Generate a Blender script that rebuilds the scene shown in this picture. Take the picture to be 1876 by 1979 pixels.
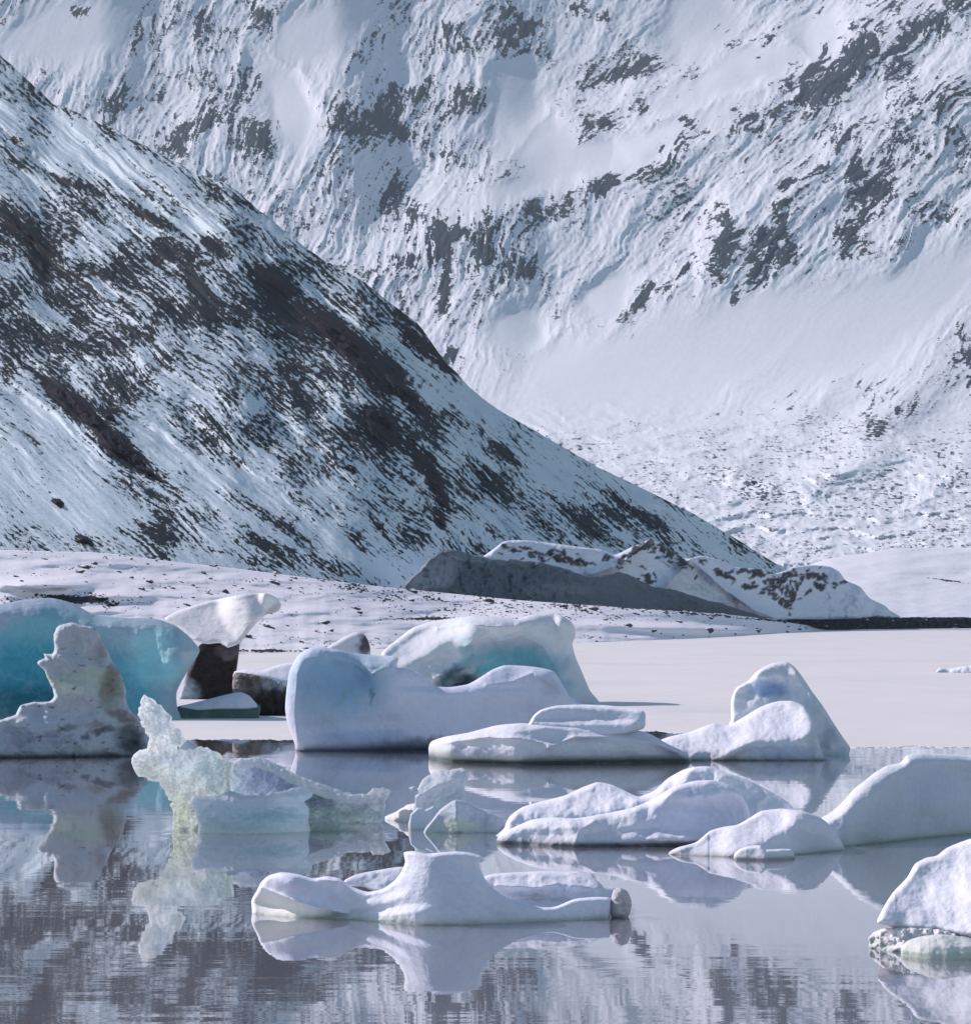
import bpy, math, random
import numpy as np
R = math.radians
sc = bpy.context.scene
for o in list(bpy.data.objects): bpy.data.objects.remove(o)
C = sc.collection

# ------------------------------------------------------------------ camera, light, exposure
H = 3.0            # camera height above the lake, metres
F = 7125.0         # focal length in reference pixels (reference frame 1876 x 1979)
HV = 1194.0        # row of the horizon
UC, VC = 938.0, 989.5
cam = bpy.data.cameras.new('camera'); co = bpy.data.objects.new('camera', cam); C.objects.link(co)
co.location = (0, 0, H); co.rotation_euler = (R(90), 0, 0)
cam.sensor_fit = 'HORIZONTAL'; cam.sensor_width = 36; cam.lens = 36*F/1876
cam.shift_y = (HV-VC)/1876
cam.clip_start = 0.5; cam.clip_end = 30000
sc.camera = co

SUN = np.array([-0.70, 0.47, 0.54]); SUN /= np.linalg.norm(SUN)      # towards the sun: left, a little behind the bergs
w = bpy.data.worlds.new('World'); sc.world = w; w.use_nodes = True
nt = w.node_tree; nt.nodes.clear()
sky = nt.nodes.new('ShaderNodeTexSky'); sky.sky_type = 'NISHITA'; sky.sun_disc = False
sky.sun_elevation = math.asin(SUN[2]); sky.sun_rotation = math.atan2(SUN[0], SUN[1])
sky.air_density = 1.2; sky.dust_density = 0.5; sky.ozone_density = 1.0
bg = nt.nodes.new('ShaderNodeBackground'); bg.inputs['Strength'].default_value = 0.083
wo = nt.nodes.new('ShaderNodeOutputWorld')
nt.links.new(sky.outputs[0], bg.inputs[0]); nt.links.new(bg.outputs[0], wo.inputs[0])
sl = bpy.data.lights.new('sun', 'SUN'); sl.energy = 3.3; sl.angle = R(0.6); sl.color = (1.0, 0.87, 0.885)
so = bpy.data.objects.new('sun', sl); C.objects.link(so)
from mathutils import Vector
so.rotation_euler = Vector(SUN).to_track_quat('Z', 'Y').to_euler()
so.location = (-200, 100, 200)
sc.view_settings.view_transform = 'Standard'; sc.view_settings.look = 'None'
sc.view_settings.gamma = 1; sc.view_settings.use_curve_mapping = False
sc.view_settings.exposure = 0.52

# ------------------------------------------------------------------ numpy noise
def _perm(seed):
    r = np.random.RandomState(seed); p = r.permutation(256); return np.concatenate([p, p, p])
_P = [_perm(i) for i in range(24)]
_ang = np.random.RandomState(99).rand(256)*2*np.pi
_G = np.stack([np.cos(_ang), np.sin(_ang)], 1)
def noise(x, y, seed=0):
    P = _P[seed % 24]
    xi = np.floor(x).astype(np.int64); yi = np.floor(y).astype(np.int64)
    xf = x-xi; yf = y-yi; xi &= 255; yi &= 255
    ux = xf*xf*xf*(xf*(xf*6-15)+10); uy = yf*yf*yf*(yf*(yf*6-15)+10)
    def g(ix, iy, dx, dy):
        h = P[(P[ix & 255]+iy) & 511]; v = _G[h]; return v[..., 0]*dx+v[..., 1]*dy
    a = g(xi, yi, xf, yf); b = g(xi+1, yi, xf-1, yf); c = g(xi, yi+1, xf, yf-1); d = g(xi+1, yi+1, xf-1, yf-1)
    return ((a+(b-a)*ux)+((c+(d-c)*ux)-(a+(b-a)*ux))*uy)*1.5
def fbm(x, y, o=5, seed=0, gain=.5, lac=2.03):
    s = 0; a = 1; n = 0
    for i in range(o): s = s+a*noise(x, y, seed+i); n += a; a *= gain; x = x*lac+17.3; y = y*lac+9.1
    return s/n*1.4
def ridged(x, y, o=5, seed=0, gain=.5, lac=2.07):
    s = 0; a = 1; n = 0
    for i in range(o): s = s+a*(1-2*np.abs(noise(x, y, seed+i))); n += a; a *= gain; x = x*lac+7.7; y = y*lac+3.9
    return s/n
def rot(u, v, deg):        # coordinates along / across a line rising to the right at deg
    c, s = math.cos(R(deg)), math.sin(R(deg))
    return u*c-v*s, u*s+v*c
def sstep(a, b, x): t = np.clip((x-a)/(b-a), 0, 1); return t*t*(3-2*t)
def pl(pts, u): p = np.array(pts, float); return np.interp(u, p[:, 0], p[:, 1])
def spl(pts, u, w=14):
    u = np.asarray(u, float); return sum(pl(pts, u+k*w/3)*c for k, c in zip((-3, -2, -1, 0, 1, 2, 3), (.06, .13, .19, .24, .19, .13, .06)))
def blob(u, v, b):         # soft ellipse: cu, cv, ru, rv, rot
    a, c = rot(u-b[0], v-b[1], b[4]); d2 = (a/b[2])**2+(c/b[3])**2
    return np.exp(-d2*1.1)
def hard(u, v, b, soft=.25):
    a, c = rot(u-b[0], v-b[1], b[4]); d = np.sqrt((a/b[2])**2+(c/b[3])**2)
    return 1-sstep(1-soft, 1+soft, d)
def Yw(v): return H*F/(np.asarray(v, float)-HV)
def world(u, v, Y):
    return np.stack([(u-UC)/F*Y, Y, H-(v-HV)/F*Y], -1)

# ------------------------------------------------------------------ objects
def mesh_obj(name, verts, faces, mat, parent=None, attrs=None, col=None, smooth=True):
    me = bpy.data.meshes.new(name)
    verts = np.ascontiguousarray(verts, dtype=np.float32); faces = np.ascontiguousarray(faces, dtype=np.int32)
    k = faces.shape[1]
    me.vertices.add(len(verts)); me.vertices.foreach_set('co', verts.ravel())
    me.loops.add(faces.size); me.loops.foreach_set('vertex_index', faces.ravel())
    me.polygons.add(len(faces)); me.polygons.foreach_set('loop_start', np.arange(0, faces.size, k, dtype=np.int32))
    me.polygons.foreach_set('loop_total', np.full(len(faces), k, dtype=np.int32))
    me.update(calc_edges=True); me.validate()
    me.polygons.foreach_set('use_smooth', np.full(len(me.polygons), smooth, dtype=bool))
    if attrs and len(me.vertices) == len(verts):
        for n, a in attrs.items():
            at = me.attributes.new(n, 'FLOAT', 'POINT'); at.data.foreach_set('value', np.ascontiguousarray(a, dtype=np.float32).ravel())
    if col is not None:
        at = me.attributes.new('Col', 'FLOAT_COLOR', 'POINT')
        c4 = np.concatenate([col, np.ones((len(col), 1))], 1).astype(np.float32); at.data.foreach_set('color', c4.ravel())
    me.materials.append(mat)
    o = bpy.data.objects.new(name, me); C.objects.link(o)
    if parent: o.parent = parent; o.matrix_parent_inverse = parent.matrix_world.inverted()
    return o
def tag(o, label=None, cat=None, group=None, kind=None):
    if label: o['label'] = label
    if cat: o['category'] = cat
    if group: o['group'] = group
    if kind: o['kind'] = kind
    return o
def empty(name, loc, label, cat, group=None):
    o = bpy.data.objects.new(name, None); C.objects.link(o); o.location = loc; o.empty_display_size = .3
    bpy.context.view_layer.update()
    return tag(o, label, cat, group)
def gridfaces(nr, nc):
    i = np.arange(nr*nc).reshape(nr, nc)
    return np.stack([i[:-1, :-1], i[:-1, 1:], i[1:, 1:], i[1:, :-1]], -1).reshape(-1, 4)

# ------------------------------------------------------------------ materials
class NT:
    def __init__(s, name):
        s.m = bpy.data.materials.new(name); s.m.use_nodes = True; s.t = s.m.node_tree; s.t.nodes.clear()
    def n(s, typ, **kw):
        nd = s.t.nodes.new(typ)
        for k, v in kw.items():
            if k.startswith('_'): nd.inputs[k[1:].replace('_', ' ')].default_value = v
            else: setattr(nd, k, v)
        return nd
    def l(s, a, b): s.t.links.new(a, b)
    def math(s, op, a, b=None, c=None, clamp=False):
        nd = s.t.nodes.new('ShaderNodeMath'); nd.operation = op; nd.use_clamp = clamp
        for i, x in enumerate((a, b, c)):
            if x is None: continue
            if isinstance(x, (int, float)): nd.inputs[i].default_value = x
            else: s.l(x, nd.inputs[i])
        return nd.outputs[0]
    def mix(s, f, a, b):
        nd = s.t.nodes.new('ShaderNodeMix'); nd.data_type = 'RGBA'
        for i, x in ((0, f), (6, a), (7, b)):
            if isinstance(x, (int, float)): nd.inputs[i].default_value = x
            elif isinstance(x, tuple): nd.inputs[i].default_value = (*x, 1)
            else: s.l(x, nd.inputs[i])
        return nd.outputs[2]
    def noise(s, scale, detail=6, rough=.55, vec=None, dist=0):
        nd = s.t.nodes.new('ShaderNodeTexNoise'); nd.inputs['Scale'].default_value = scale
        nd.inputs['Detail'].default_value = detail; nd.inputs['Roughness'].default_value = rough; nd.inputs['Distortion'].default_value = dist
        if vec: s.l(vec, nd.inputs['Vector'])
        return nd.outputs[0]
    def out(s, sh): o = s.t.nodes.new('ShaderNodeOutputMaterial'); s.l(sh, o.inputs[0]); return s.m

def mat_rocksnow(name, snow, rock, rock2, scale, nk=.5, bump=.6, bdist=1.0, stretch=(1, 1, 1), lo=.44, hi=.58):
    """snow with bare rock where the 'rock' attribute (plus fine noise) passes a half"""
    T = NT(name)
    tc = T.n('ShaderNodeTexCoord').outputs['Object']
    mp = T.n('ShaderNodeMapping'); mp.inputs['Scale'].default_value = stretch; T.l(tc, mp.inputs[0]); v = mp.outputs[0]
    at = T.n('ShaderNodeAttribute', attribute_name='rock').outputs['Fac']
    n1 = T.noise(scale, 7, .65, v); n2 = T.noise(scale*.22, 5, .5, v)
    f = T.math('ADD', at, T.math('MULTIPLY', T.math('SUBTRACT', n1, .5), nk))
    mr = T.n('ShaderNodeMapRange'); mr.interpolation_type = 'SMOOTHSTEP'
    T.l(f, mr.inputs[0]); mr.inputs[1].default_value = lo; mr.inputs[2].default_value = hi; fac = mr.outputs[0]
    warm = T.n('ShaderNodeAttribute', attribute_name='warm').outputs['Fac']
    rc = T.mix(warm, rock, rock2)
    rc = T.mix(T.math('MULTIPLY', n2, .7), rc, tuple(x*.45 for x in rock))
    sn = T.mix(T.math('MULTIPLY', n2, .35), snow, tuple(x*.84 for x in snow))
    colr = T.mix(fac, sn, rc)
    bs = T.n('ShaderNodeBsdfPrincipled', _Roughness=.85); bs.inputs['Specular IOR Level'].default_value = .06
    T.l(colr, bs.inputs['Base Color'])
    hgt = T.math('ADD', n1, T.math('MULTIPLY', fac, .25))
    bp = T.n('ShaderNodeBump'); bp.inputs['Strength'].default_value = bump; bp.inputs['Distance'].default_value = bdist
    T.l(hgt, bp.inputs['Height']); T.l(bp.outputs[0], bs.inputs['Normal'])
    return T.out(bs.outputs[0])

SNOW = (.80, .82, .86)
M_far = mat_rocksnow('far_snow_and_rock', (.765, .81, .85), (.042, .066, .084), (.045, .06, .075), .22, .8, .16, 2.0, (1, 1, .55), .44, .60)
M_left = mat_rocksnow('slope_snow_and_rock', (.64, .74, .79), (.015, .025, .032), (.012, .005, .015), .55, .75, .3, .8, (1, 1, 1), .40, .64)
M_shore = mat_rocksnow('shore_snow_and_stones', (.86, .85, .90), (.025, .03, .036), (.03, .02, .028), .6, .55, .2, .3, (1, .35, 1))
M_glac = mat_rocksnow('glacier_snow_and_rock', (.76, .79, .84), (.020, .032, .045), (.075, .04, .052), .14, .45, .4, 1.5)

def mat_ice(name, bump_s=3.0, bump=.38, spec=.3, trans=.35, fine=14):
    """snow and ice: colour and iciness from the surface's own attributes"""
    T = NT(name)
    tc = T.n('ShaderNodeTexCoord').outputs['Object']
    cA = T.n('ShaderNodeAttribute', attribute_name='Col').outputs['Color']
    ice = T.n('ShaderNodeAttribute', attribute_name='ice').outputs['Fac']
    n1 = T.noise(bump_s, 6, .6, tc); n2 = T.noise(fine, 4, .6, tc); n3 = T.noise(.9, 4, .6, tc, .6)
    vm = T.math('ADD', .86, T.math('MULTIPLY', n3, .26))
    vm = T.math('ADD', vm, T.math('MULTIPLY', T.math('SUBTRACT', n2, .5), .20))
    cb = T.n('ShaderNodeVectorMath', operation='SCALE'); T.l(cA, cb.inputs[0]); T.l(vm, cb.inputs['Scale'])
    # healed cracks and cloudy layers inside the bare ice
    ds = T.n('ShaderNodeVectorMath', operation='ADD'); T.l(tc, ds.inputs[0]); nv = T.t.nodes.new('ShaderNodeTexNoise'); nv.inputs['Scale'].default_value = 1.2; nv.inputs['Detail'].default_value = 3; T.l(tc, nv.inputs['Vector']); T.l(nv.outputs['Color'], ds.inputs[1])
    vo = T.n('ShaderNodeTexVoronoi', feature='DISTANCE_TO_EDGE'); vo.inputs['Scale'].default_value = .9; T.l(ds.outputs[0], vo.inputs['Vector'])
    cr = T.n('ShaderNodeMapRange'); T.l(vo.outputs['Distance'], cr.inputs[0]); cr.inputs[1].default_value = .0; cr.inputs[2].default_value = .025; cr.inputs[3].default_value = .28; cr.inputs[4].default_value = 0
    cloud = T.n('ShaderNodeMapRange'); T.l(T.noise(1.7, 7, .6, tc, .8), cloud.inputs[0]); cloud.inputs[1].default_value = .5; cloud.inputs[2].default_value = .75; cloud.inputs[4].default_value = .38
    cf = T.math('MULTIPLY', T.math('MAXIMUM', cr.outputs[0], cloud.outputs[0]), T.math('MULTIPLY', ice, .9))
    icol = T.mix(cf, cb.outputs[0], (.70, .86, .90))
    bs = T.n('ShaderNodeBsdfPrincipled'); T.l(icol, bs.inputs['Base Color'])
    ro = T.math('SUBTRACT', .82, T.math('MULTIPLY', ice, .47)); T.l(ro, bs.inputs['Roughness'])
    bs.inputs['Specular IOR Level'].default_value = spec
    n4 = T.noise(9, 9, .68, tc)
    sv = T.n('ShaderNodeVectorMath', operation='SCALE'); sv.inputs['Scale'].default_value = 1.0; T.l(ds.outputs[0], sv.inputs[0])
    sc_ = T.n('ShaderNodeTexVoronoi', feature='F1'); sc_.inputs['Scale'].default_value = 2.6; T.l(sv.outputs[0], sc_.inputs['Vector'])
    n1 = T.math('ADD', n1, T.math('MULTIPLY', sc_.outputs['Distance'], T.math('ADD', .18, T.math('MULTIPLY', ice, .9))))
    h = T.math('ADD', n1, T.math('ADD', T.math('MULTIPLY', n2, .35), T.math('MULTIPLY', n4, 1.1)))
    bp = T.n('ShaderNodeBump'); bp.inputs['Strength'].default_value = bump; bp.inputs['Distance'].default_value = .06
    T.l(h, bp.inputs['Height']); T.l(bp.outputs[0], bs.inputs['Normal'])
    tr = T.n('ShaderNodeBsdfTranslucent'); T.l(icol, tr.inputs[0])
    mx = T.n('ShaderNodeMixShader'); T.l(T.math('ADD', .06, T.math('MULTIPLY', ice, trans)), mx.inputs[0])
    T.l(bs.outputs[0], mx.inputs[1]); T.l(tr.outputs[0], mx.inputs[2])
    return T.out(mx.outputs[0])
M_ice = mat_ice('berg_snow_and_ice')
M_clear = mat_ice('glassy_broken_ice', 6, .5, .5, .75, 25)

def mat_water():
    T = NT('lake_water')
    tc = T.n('ShaderNodeTexCoord').outputs['Object']
    def band(sx, sy, sc_, det):
        mp = T.n('ShaderNodeMapping'); mp.inputs['Scale'].default_value = (sx, sy, 1); T.l(tc, mp.inputs[0])
        return T.noise(sc_, det, .5, mp.outputs[0])
    a = band(.5, 1, 5.0, 3); b = band(.35, 1, 1.1, 3); c = band(.5, 1, .12, 3)
    mr = T.n('ShaderNodeMapRange'); T.l(c, mr.inputs[0]); mr.inputs[1].default_value = .42; mr.inputs[2].default_value = .62
    mr.inputs[3].default_value = .12; mr.inputs[4].default_value = 1.0
    h = T.math('MULTIPLY', T.math('ADD', T.math('MULTIPLY', a, .14), b), mr.outputs[0])
    bp = T.n('ShaderNodeBump'); bp.inputs['Strength'].default_value = 1.0; bp.inputs['Distance'].default_value = .0025
    T.l(h, bp.inputs['Height'])
    df = T.n('ShaderNodeBsdfDiffuse'); df.inputs[0].default_value = (.20, .205, .235, 1)
    gl = T.n('ShaderNodeBsdfGlossy'); gl.inputs['Roughness'].default_value = .012; gl.inputs[0].default_value = (.955, .965, .98, 1)
    T.l(bp.outputs[0], gl.inputs['Normal'])
    fr = T.n('ShaderNodeFresnel'); fr.inputs['IOR'].default_value = 3.2; T.l(bp.outputs[0], fr.inputs['Normal'])
    mx = T.n('ShaderNodeMixShader'); T.l(T.math('MULTIPLY', fr.outputs[0], 1.15, clamp=True), mx.inputs[0]); T.l(df.outputs[0], mx.inputs[1]); T.l(gl.outputs[0], mx.inputs[2])
    return T.out(mx.outputs[0])
M_water = mat_water()

def mat_sheet():
    T = NT('frozen_lake_snow')
    tc = T.n('ShaderNodeTexCoord').outputs['Object']
    mp = T.n('ShaderNodeMapping'); mp.inputs['Scale'].default_value = (.5, .12, 1); T.l(tc, mp.inputs[0])
    n = T.noise(.35, 5, .6, mp.outputs[0]); n2 = T.noise(2.5, 4, .6, mp.outputs[0])
    c = T.mix(n, (.79, .755, .72), (.66, .64, .64)); mp2 = T.n('ShaderNodeMapping'); mp2.inputs['Scale'].default_value = (.05, .022, 1); T.l(tc, mp2.inputs[0])
    n3 = T.noise(2.2, 7, .62, mp2.outputs[0], .5); sl_ = T.n('ShaderNodeMapRange'); T.l(n3, sl_.inputs[0]); sl_.inputs[1].default_value = .52; sl_.inputs[2].default_value = .70; sl_.inputs[4].default_value = .65
    c = T.mix(T.math('MULTIPLY', n2, .3), c, (.5, .52, .57)); c = T.mix(sl_.outputs[0], c, (.52, .545, .60))
    bs = T.n('ShaderNodeBsdfPrincipled', _Roughness=.7); T.l(c, bs.inputs['Base Color'])
    bp = T.n('ShaderNodeBump'); bp.inputs['Strength'].default_value = .2; bp.inputs['Distance'].default_value = .03
    T.l(n2, bp.inputs['Height']); T.l(bp.outputs[0], bs.inputs['Normal'])
    return T.out(bs.outputs[0])
M_sheet = mat_sheet()
def mat_stone(name, c1, c2):
    T = NT(name); tc = T.n('ShaderNodeTexCoord').outputs['Object']
    n = T.noise(2.2, 6, .65, tc)
    # snow lying on the upward faces
    ge = T.n('ShaderNodeNewGeometry'); sp = T.n('ShaderNodeSeparateXYZ'); T.l(ge.outputs['Normal'], sp.inputs[0])
    up = T.math('ADD', sp.outputs[2], T.math('MULTIPLY', T.math('SUBTRACT', n, .5), .7))
    mr = T.n('ShaderNodeMapRange'); T.l(up, mr.inputs[0]); mr.inputs[1].default_value = .72; mr.inputs[2].default_value = .82
    c = T.mix(mr.outputs[0], T.mix(n, c1, c2), (.8, .82, .86))
    bs = T.n('ShaderNodeBsdfPrincipled', _Roughness=.9); T.l(c, bs.inputs['Base Color'])
    bp = T.n('ShaderNodeBump'); bp.inputs['Strength'].default_value = .6; bp.inputs['Distance'].default_value = .15
    T.l(n, bp.inputs['Height']); T.l(bp.outputs[0], bs.inputs['Normal'])
    return T.out(bs.outputs[0])
M_stone = mat_stone('boulder_stone', (.035, .035, .04), (.10, .085, .085))

# ------------------------------------------------------------------ the far mountain and the valley floor
def integrate(s, vs):      # rows from bottom to top: running depth
    dv = np.abs(np.diff(vs)); c = np.zeros_like(s); c[1:] = np.cumsum((s[1:]+s[:-1])*.5*dv[:, None], 0); return c

def far_mountain():
    g = 2.1
    us = np.arange(-140, 2020, g); vs = np.arange(1216, -150, -g)
    U, V = np.meshgrid(us, vs)
    base = spl([(-150, 3580), (0, 3380), (200, 3110), (400, 2860), (600, 2610), (700, 2420), (780, 2190), (870, 1850), (950, 1600), (1060, 1350), (1140, 1230), (1216, 1160)], vs, 60)[:, None]+0*U
    mt = sstep(860, 740, V)                                  # 1 on the mountain, 0 on the valley floor
    wu = U+22*fbm(U/150, V/150, 3, 3); wv = V+22*fbm(U/150+9, V/150, 3, 5)
    # terraces: benches of smooth snow above steeper rock steps, along two rising shoulders
    r1 = pl([(-300, 560), (300, 520), (700, 520), (760, 470), (940, 395), (1180, 340), (1330, 235), (1560, 165), (1650, 85), (1760, 25), (2200, -120)], wu)
    r2 = pl([(-300, 300), (100, 260), (330, 270), (400, 232), (520, 245), (700, 200), (900, 300), (960, 330), (1100, 245), (1250, 190), (1480, 100), (1700, 0), (2200, -150)], wu)
    r3 = pl([(-300, 760), (1000, 740), (1180, 640), (1340, 560), (1420, 420), (1520, 360), (1700, 250), (1876, 120), (2200, 0)], wu)
    rel = np.zeros_like(U)
    for r_, amp, wd, cut in ((r1, 75, 38, (700, 2300)), (r2, 55, 34, (250, 2300)), (r3, 45, 40, (1000, 2300))):
        t = (r_-V)/wd                                        # >0 above the shoulder line
        gate = sstep(cut[0]-60, cut[0]+80, U)
        rel += gate*amp*(1/(1+np.exp(-t*1.3)))-gate*amp*.35*np.exp(-((t-.2)/1.8)**2)
        rel -= gate*amp*sstep(-200, 0, V-r_)*0
    # fluted rock ribs, steeper on the left, leaning with the strata on the right
    lean = sstep(850, 1350, U)
    a1, c1 = rot(wu, wv, 68); a2, c2 = rot(wu, wv, 47)
    rib = ridged(c1/40, a1/190, 7, 1, .6)*(1-lean)+ridged(c2/42, a2/200, 7, 2, .6)*lean
    big = ridged(c1/190+4, a1/420, 3, 7)*(1-lean)+ridged(c2/170, a2/480, 3, 8)*lean
    smooth = np.zeros_like(U)                                # open snow fields
    for b in ((1180, 300, 270, 34, 19), (1420, 150, 170, 34, 22), (1330, 690, 420, 95, 20), (1700, 600, 300, 90, 25), (1060, 300, 70, 60, 30),
              (140, 60, 150, 70, 10), (620, 60, 110, 60, 20), (1150, 720, 160, 60, 0), (1000, 640, 60, 50, 40), (1000, 200, 60, 90, 0), (1350, 40, 90, 80, 40), (550, 200, 50, 100, 20), (1180, 560, 60, 40, 40), (1590, 60, 50, 50, 40)):
        smooth = np.maximum(smooth, hard(wu, wv, b, .45))
    rough = (1-.93*smooth)*mt
    rel += rough*(-7.5*(rib+.1)-17*(big))
    fine = fbm(c1/11, a1/36, 5, 11, .65)*(1-lean)+fbm(c2/11, a2/38, 5, 12, .65)*lean
    rel += -2.6*rough*fine
    rel += -1.2*rough*fbm(U/9, V/9, 3, 15)
    # valley floor: hummocky moraine under snow
    hum = ridged(wu/120, wv/34, 4, 4); hum2 = fbm(U/26, V/9, 4, 6)
    rel += (1-mt)*(-17*hum-3.5*hum2)
    for b, amp in (((1720, 800, 130, 60, 35), -75), ((1640, 905, 130, 30, 15), -50), ((1560, 790, 90, 40, 20), -40), ((1850, 900, 120, 60, 10), -50), ((1400, 905, 150, 22, -12), -30)):
        rel += amp*blob(U, V, b)
    Y = base+rel
    P = world(U, V, Y)
    # steepness of the finished surface
    du = np.gradient(P, axis=1); dv = np.gradient(P, axis=0); N = np.cross(du, dv); N /= np.linalg.norm(N, axis=2, keepdims=True)+1e-9
    N *= np.sign(N[..., 2:3]+1e-9); steep = 1-N[..., 2]
    rocks = np.zeros_like(U)
    for b, a in (((985, 70, 48, 38, 60), .75), ((985, 25, 30, 25, 60), .5), ((905, 70, 30, 55, 60), .35), ((900, 190, 45, 35, 40), .4), ((740, 205, 50, 30, 40), .8), ((775, 250, 14, 26, 70), .9),
                 ((820, 175, 40, 22, 50), .5), ((690, 250, 35, 60, 60), .45), ((1195, 142, 60, 13, 15), 1.2), ((1170, 150, 26, 14, 40), .8), ((1140, 130, 20, 30, -50), .4), ((1115, 20, 16, 24, 80), .7), ((1170, 35, 12, 14, 50), .6),
                 ((480, 160, 38, 30, 40), .85), ((390, 240, 60, 16, 20), .95), ((345, 280, 60, 16, 38), .6), ((300, 80, 20, 90, 10), .3), ((155, 20, 14, 22, 80), .9), ((270, 60, 60, 14, 68), .6), ((230, 190, 60, 18, 66), .6), ((530, 60, 14, 50, 10), .3),
                 ((310, 70, 26, 10, 70), .6), ((390, 40, 40, 14, 60), .6), ((510, 260, 80, 30, 60), .35), ((620, 380, 30, 20, 40), .3),
                 ((845, 480, 42, 22, 55), 1.1), ((858, 555, 48, 10, 86), 1.6), ((790, 500, 50, 30, 60), .5), ((935, 475, 46, 30, 70), .65), ((905, 440, 22, 12, 30), .5), ((1010, 470, 60, 18, 70), .4), ((960, 540, 50, 20, 60), .45), ((1000, 520, 40, 25, 60), .45),
                 ((1650, 115, 85, 28, 50), 1.15), ((1620, 160, 60, 26, 48), .9), ((1575, 130, 60, 14, 58), .9), ((1760, 60, 40, 14, 50), .8), ((1850, 10, 40, 12, 45), .9), ((1520, 180, 60, 40, 60), .35), ((1740, 100, 40, 20, 50), .5),
                 ((1330, 240, 14, 26, 60), .8), ((1300, 300, 60, 16, 60), .6), ((1170, 360, 26, 15, 40), .7), ((1250, 320, 60, 20, 60), .5), ((1400, 470, 56, 16, 82), 1.2), ((1490, 450, 40, 26, 65), 1.2), ((1470, 530, 50, 26, 60), .85), ((1420, 570, 22, 9, 75), 1.3), ((1520, 490, 36, 22, 55), .7),
                 ((1660, 320, 36, 16, 60), .8), ((1700, 350, 80, 22, 48), .8), ((1680, 400, 80, 18, 45), .9), ((1720, 300, 60, 16, 52), .7), ((1640, 480, 30, 18, 55), .6), ((1590, 320, 26, 10, 30), .8), ((1530, 350, 26, 9, 38), .8), ((1630, 270, 30, 10, 40), .8), ((1580, 260, 20, 10, 40), .4),
                 ((1240, 575, 32, 9, 52), 1.1), ((1310, 540, 40, 10, 50), .5), ((1730, 100, 9, 12, 80), .8), ((1830, 200, 50, 30, 50), .4), ((1400, 60, 30, 60, 40), .3), ((1580, 20, 26, 10, 50), .7), ((1480, 95, 40, 12, 60), .5), ((870, 690, 30, 14, 40), .8), ((1270, 690, 10, 6, 50), .5), ((1760, 790, 30, 14, 40), .4), ((1700, 830, 40, 16, 50), .4), ((1845, 250, 20, 40, 30), .4), ((1870, 720, 10, 90, 10), .5), ((1740, 790, 14, 9, 0), .7), ((760, 380, 60, 14, 60), .4), ((800, 420, 40, 9, 70), .6)):
        rocks = np.maximum(rocks, a*blob(wu*.35+U*.65, wv*.35+V*.65, b))
    st = ridged(c1/15, a1/44, 4, 16)*(1-lean)+ridged(c2/15, a2/50, 4, 17)*lean
    patch = fbm(U/90, V/90, 4, 19)
    sp = fbm(c1/4.4, a1/14, 4, 13, .7)*(1-lean)+fbm(c2/4.4, a2/14, 4, 14, .7)*lean
    streak = ridged(c1/9, a1/60, 4, 22, .6)*(1-lean)+ridged(c2/9, a2/60, 4, 23, .6)*lean
    couloir = ridged(c1/34+1.5*fine, a1/260, 3, 18)*(1-lean)+ridged(c2/34+1.5*fine, a2/260, 3, 19)*lean
    rk = .265 + .76*rocks*(.62+.9*fine+.6*sp+.45*streak)+.08*streak+.10*(couloir-.3) + .26*(steep-.45) + .15*st + .30*patch + .42*fine + .34*sp - .36*smooth*(1-.6*np.clip(rocks, 0, 1))
    rkv = .265 + .36*fbm(U/9, V/3.6, 5, 20, .65)+.20*ridged(U/90+V/50, V/17, 4, 21)+.12*patch + .6*rocks
    rkv -= .12*sstep(1060, 1150, V)
    for r_, of, am, cut in ((r1, 26, .20, 700), (r2, 22, .16, 300), (r3, 24, .12, 1100)): rk = rk+am*np.exp(-((V-r_-of)/24)**2)*sstep(cut-60, cut+80, U)*(.4+.9*st+.6*patch)
    rk = rk*mt + rkv*(1-mt)
    rk = rk + .02
    warm = np.zeros_like(U)+.15
    o = mesh_obj('far_mountain', P.reshape(-1, 3), gridfaces(*U.shape)[:, ::-1], M_far, attrs={'rock': rk, 'warm': warm})
    tag(o, kind='structure')
far_mountain()

# ------------------------------------------------------------------ shore line shared by beach and slope
SH_B = [(-300, 1285), (0, 1280), (200, 1272), (470, 1263), (650, 1258), (860, 1248), (1100, 1243), (1300, 1236), (1480, 1226), (1560, 1219), (1640, 1216.5), (2200, 1215)]
SH_T = [(-300, 1056), (0, 1063), (200, 1068), (330, 1085), (450, 1098), (700, 1130), (860, 1146), (1000, 1160), (1200, 1174), (1400, 1187), (1480, 1196), (1560, 1209), (1640, 1214), (2200, 1214)]
def shoreY(u, which):
    yb = Yw(spl(SH_B, u, 60)); yb = np.minimum(yb, 900)
    return yb if which == 'b' else yb*spl([(-300, 1.5), (0, 1.45), (800, 1.25), (1400, 1.08), (2200, 1.02)], u, 60)

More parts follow.
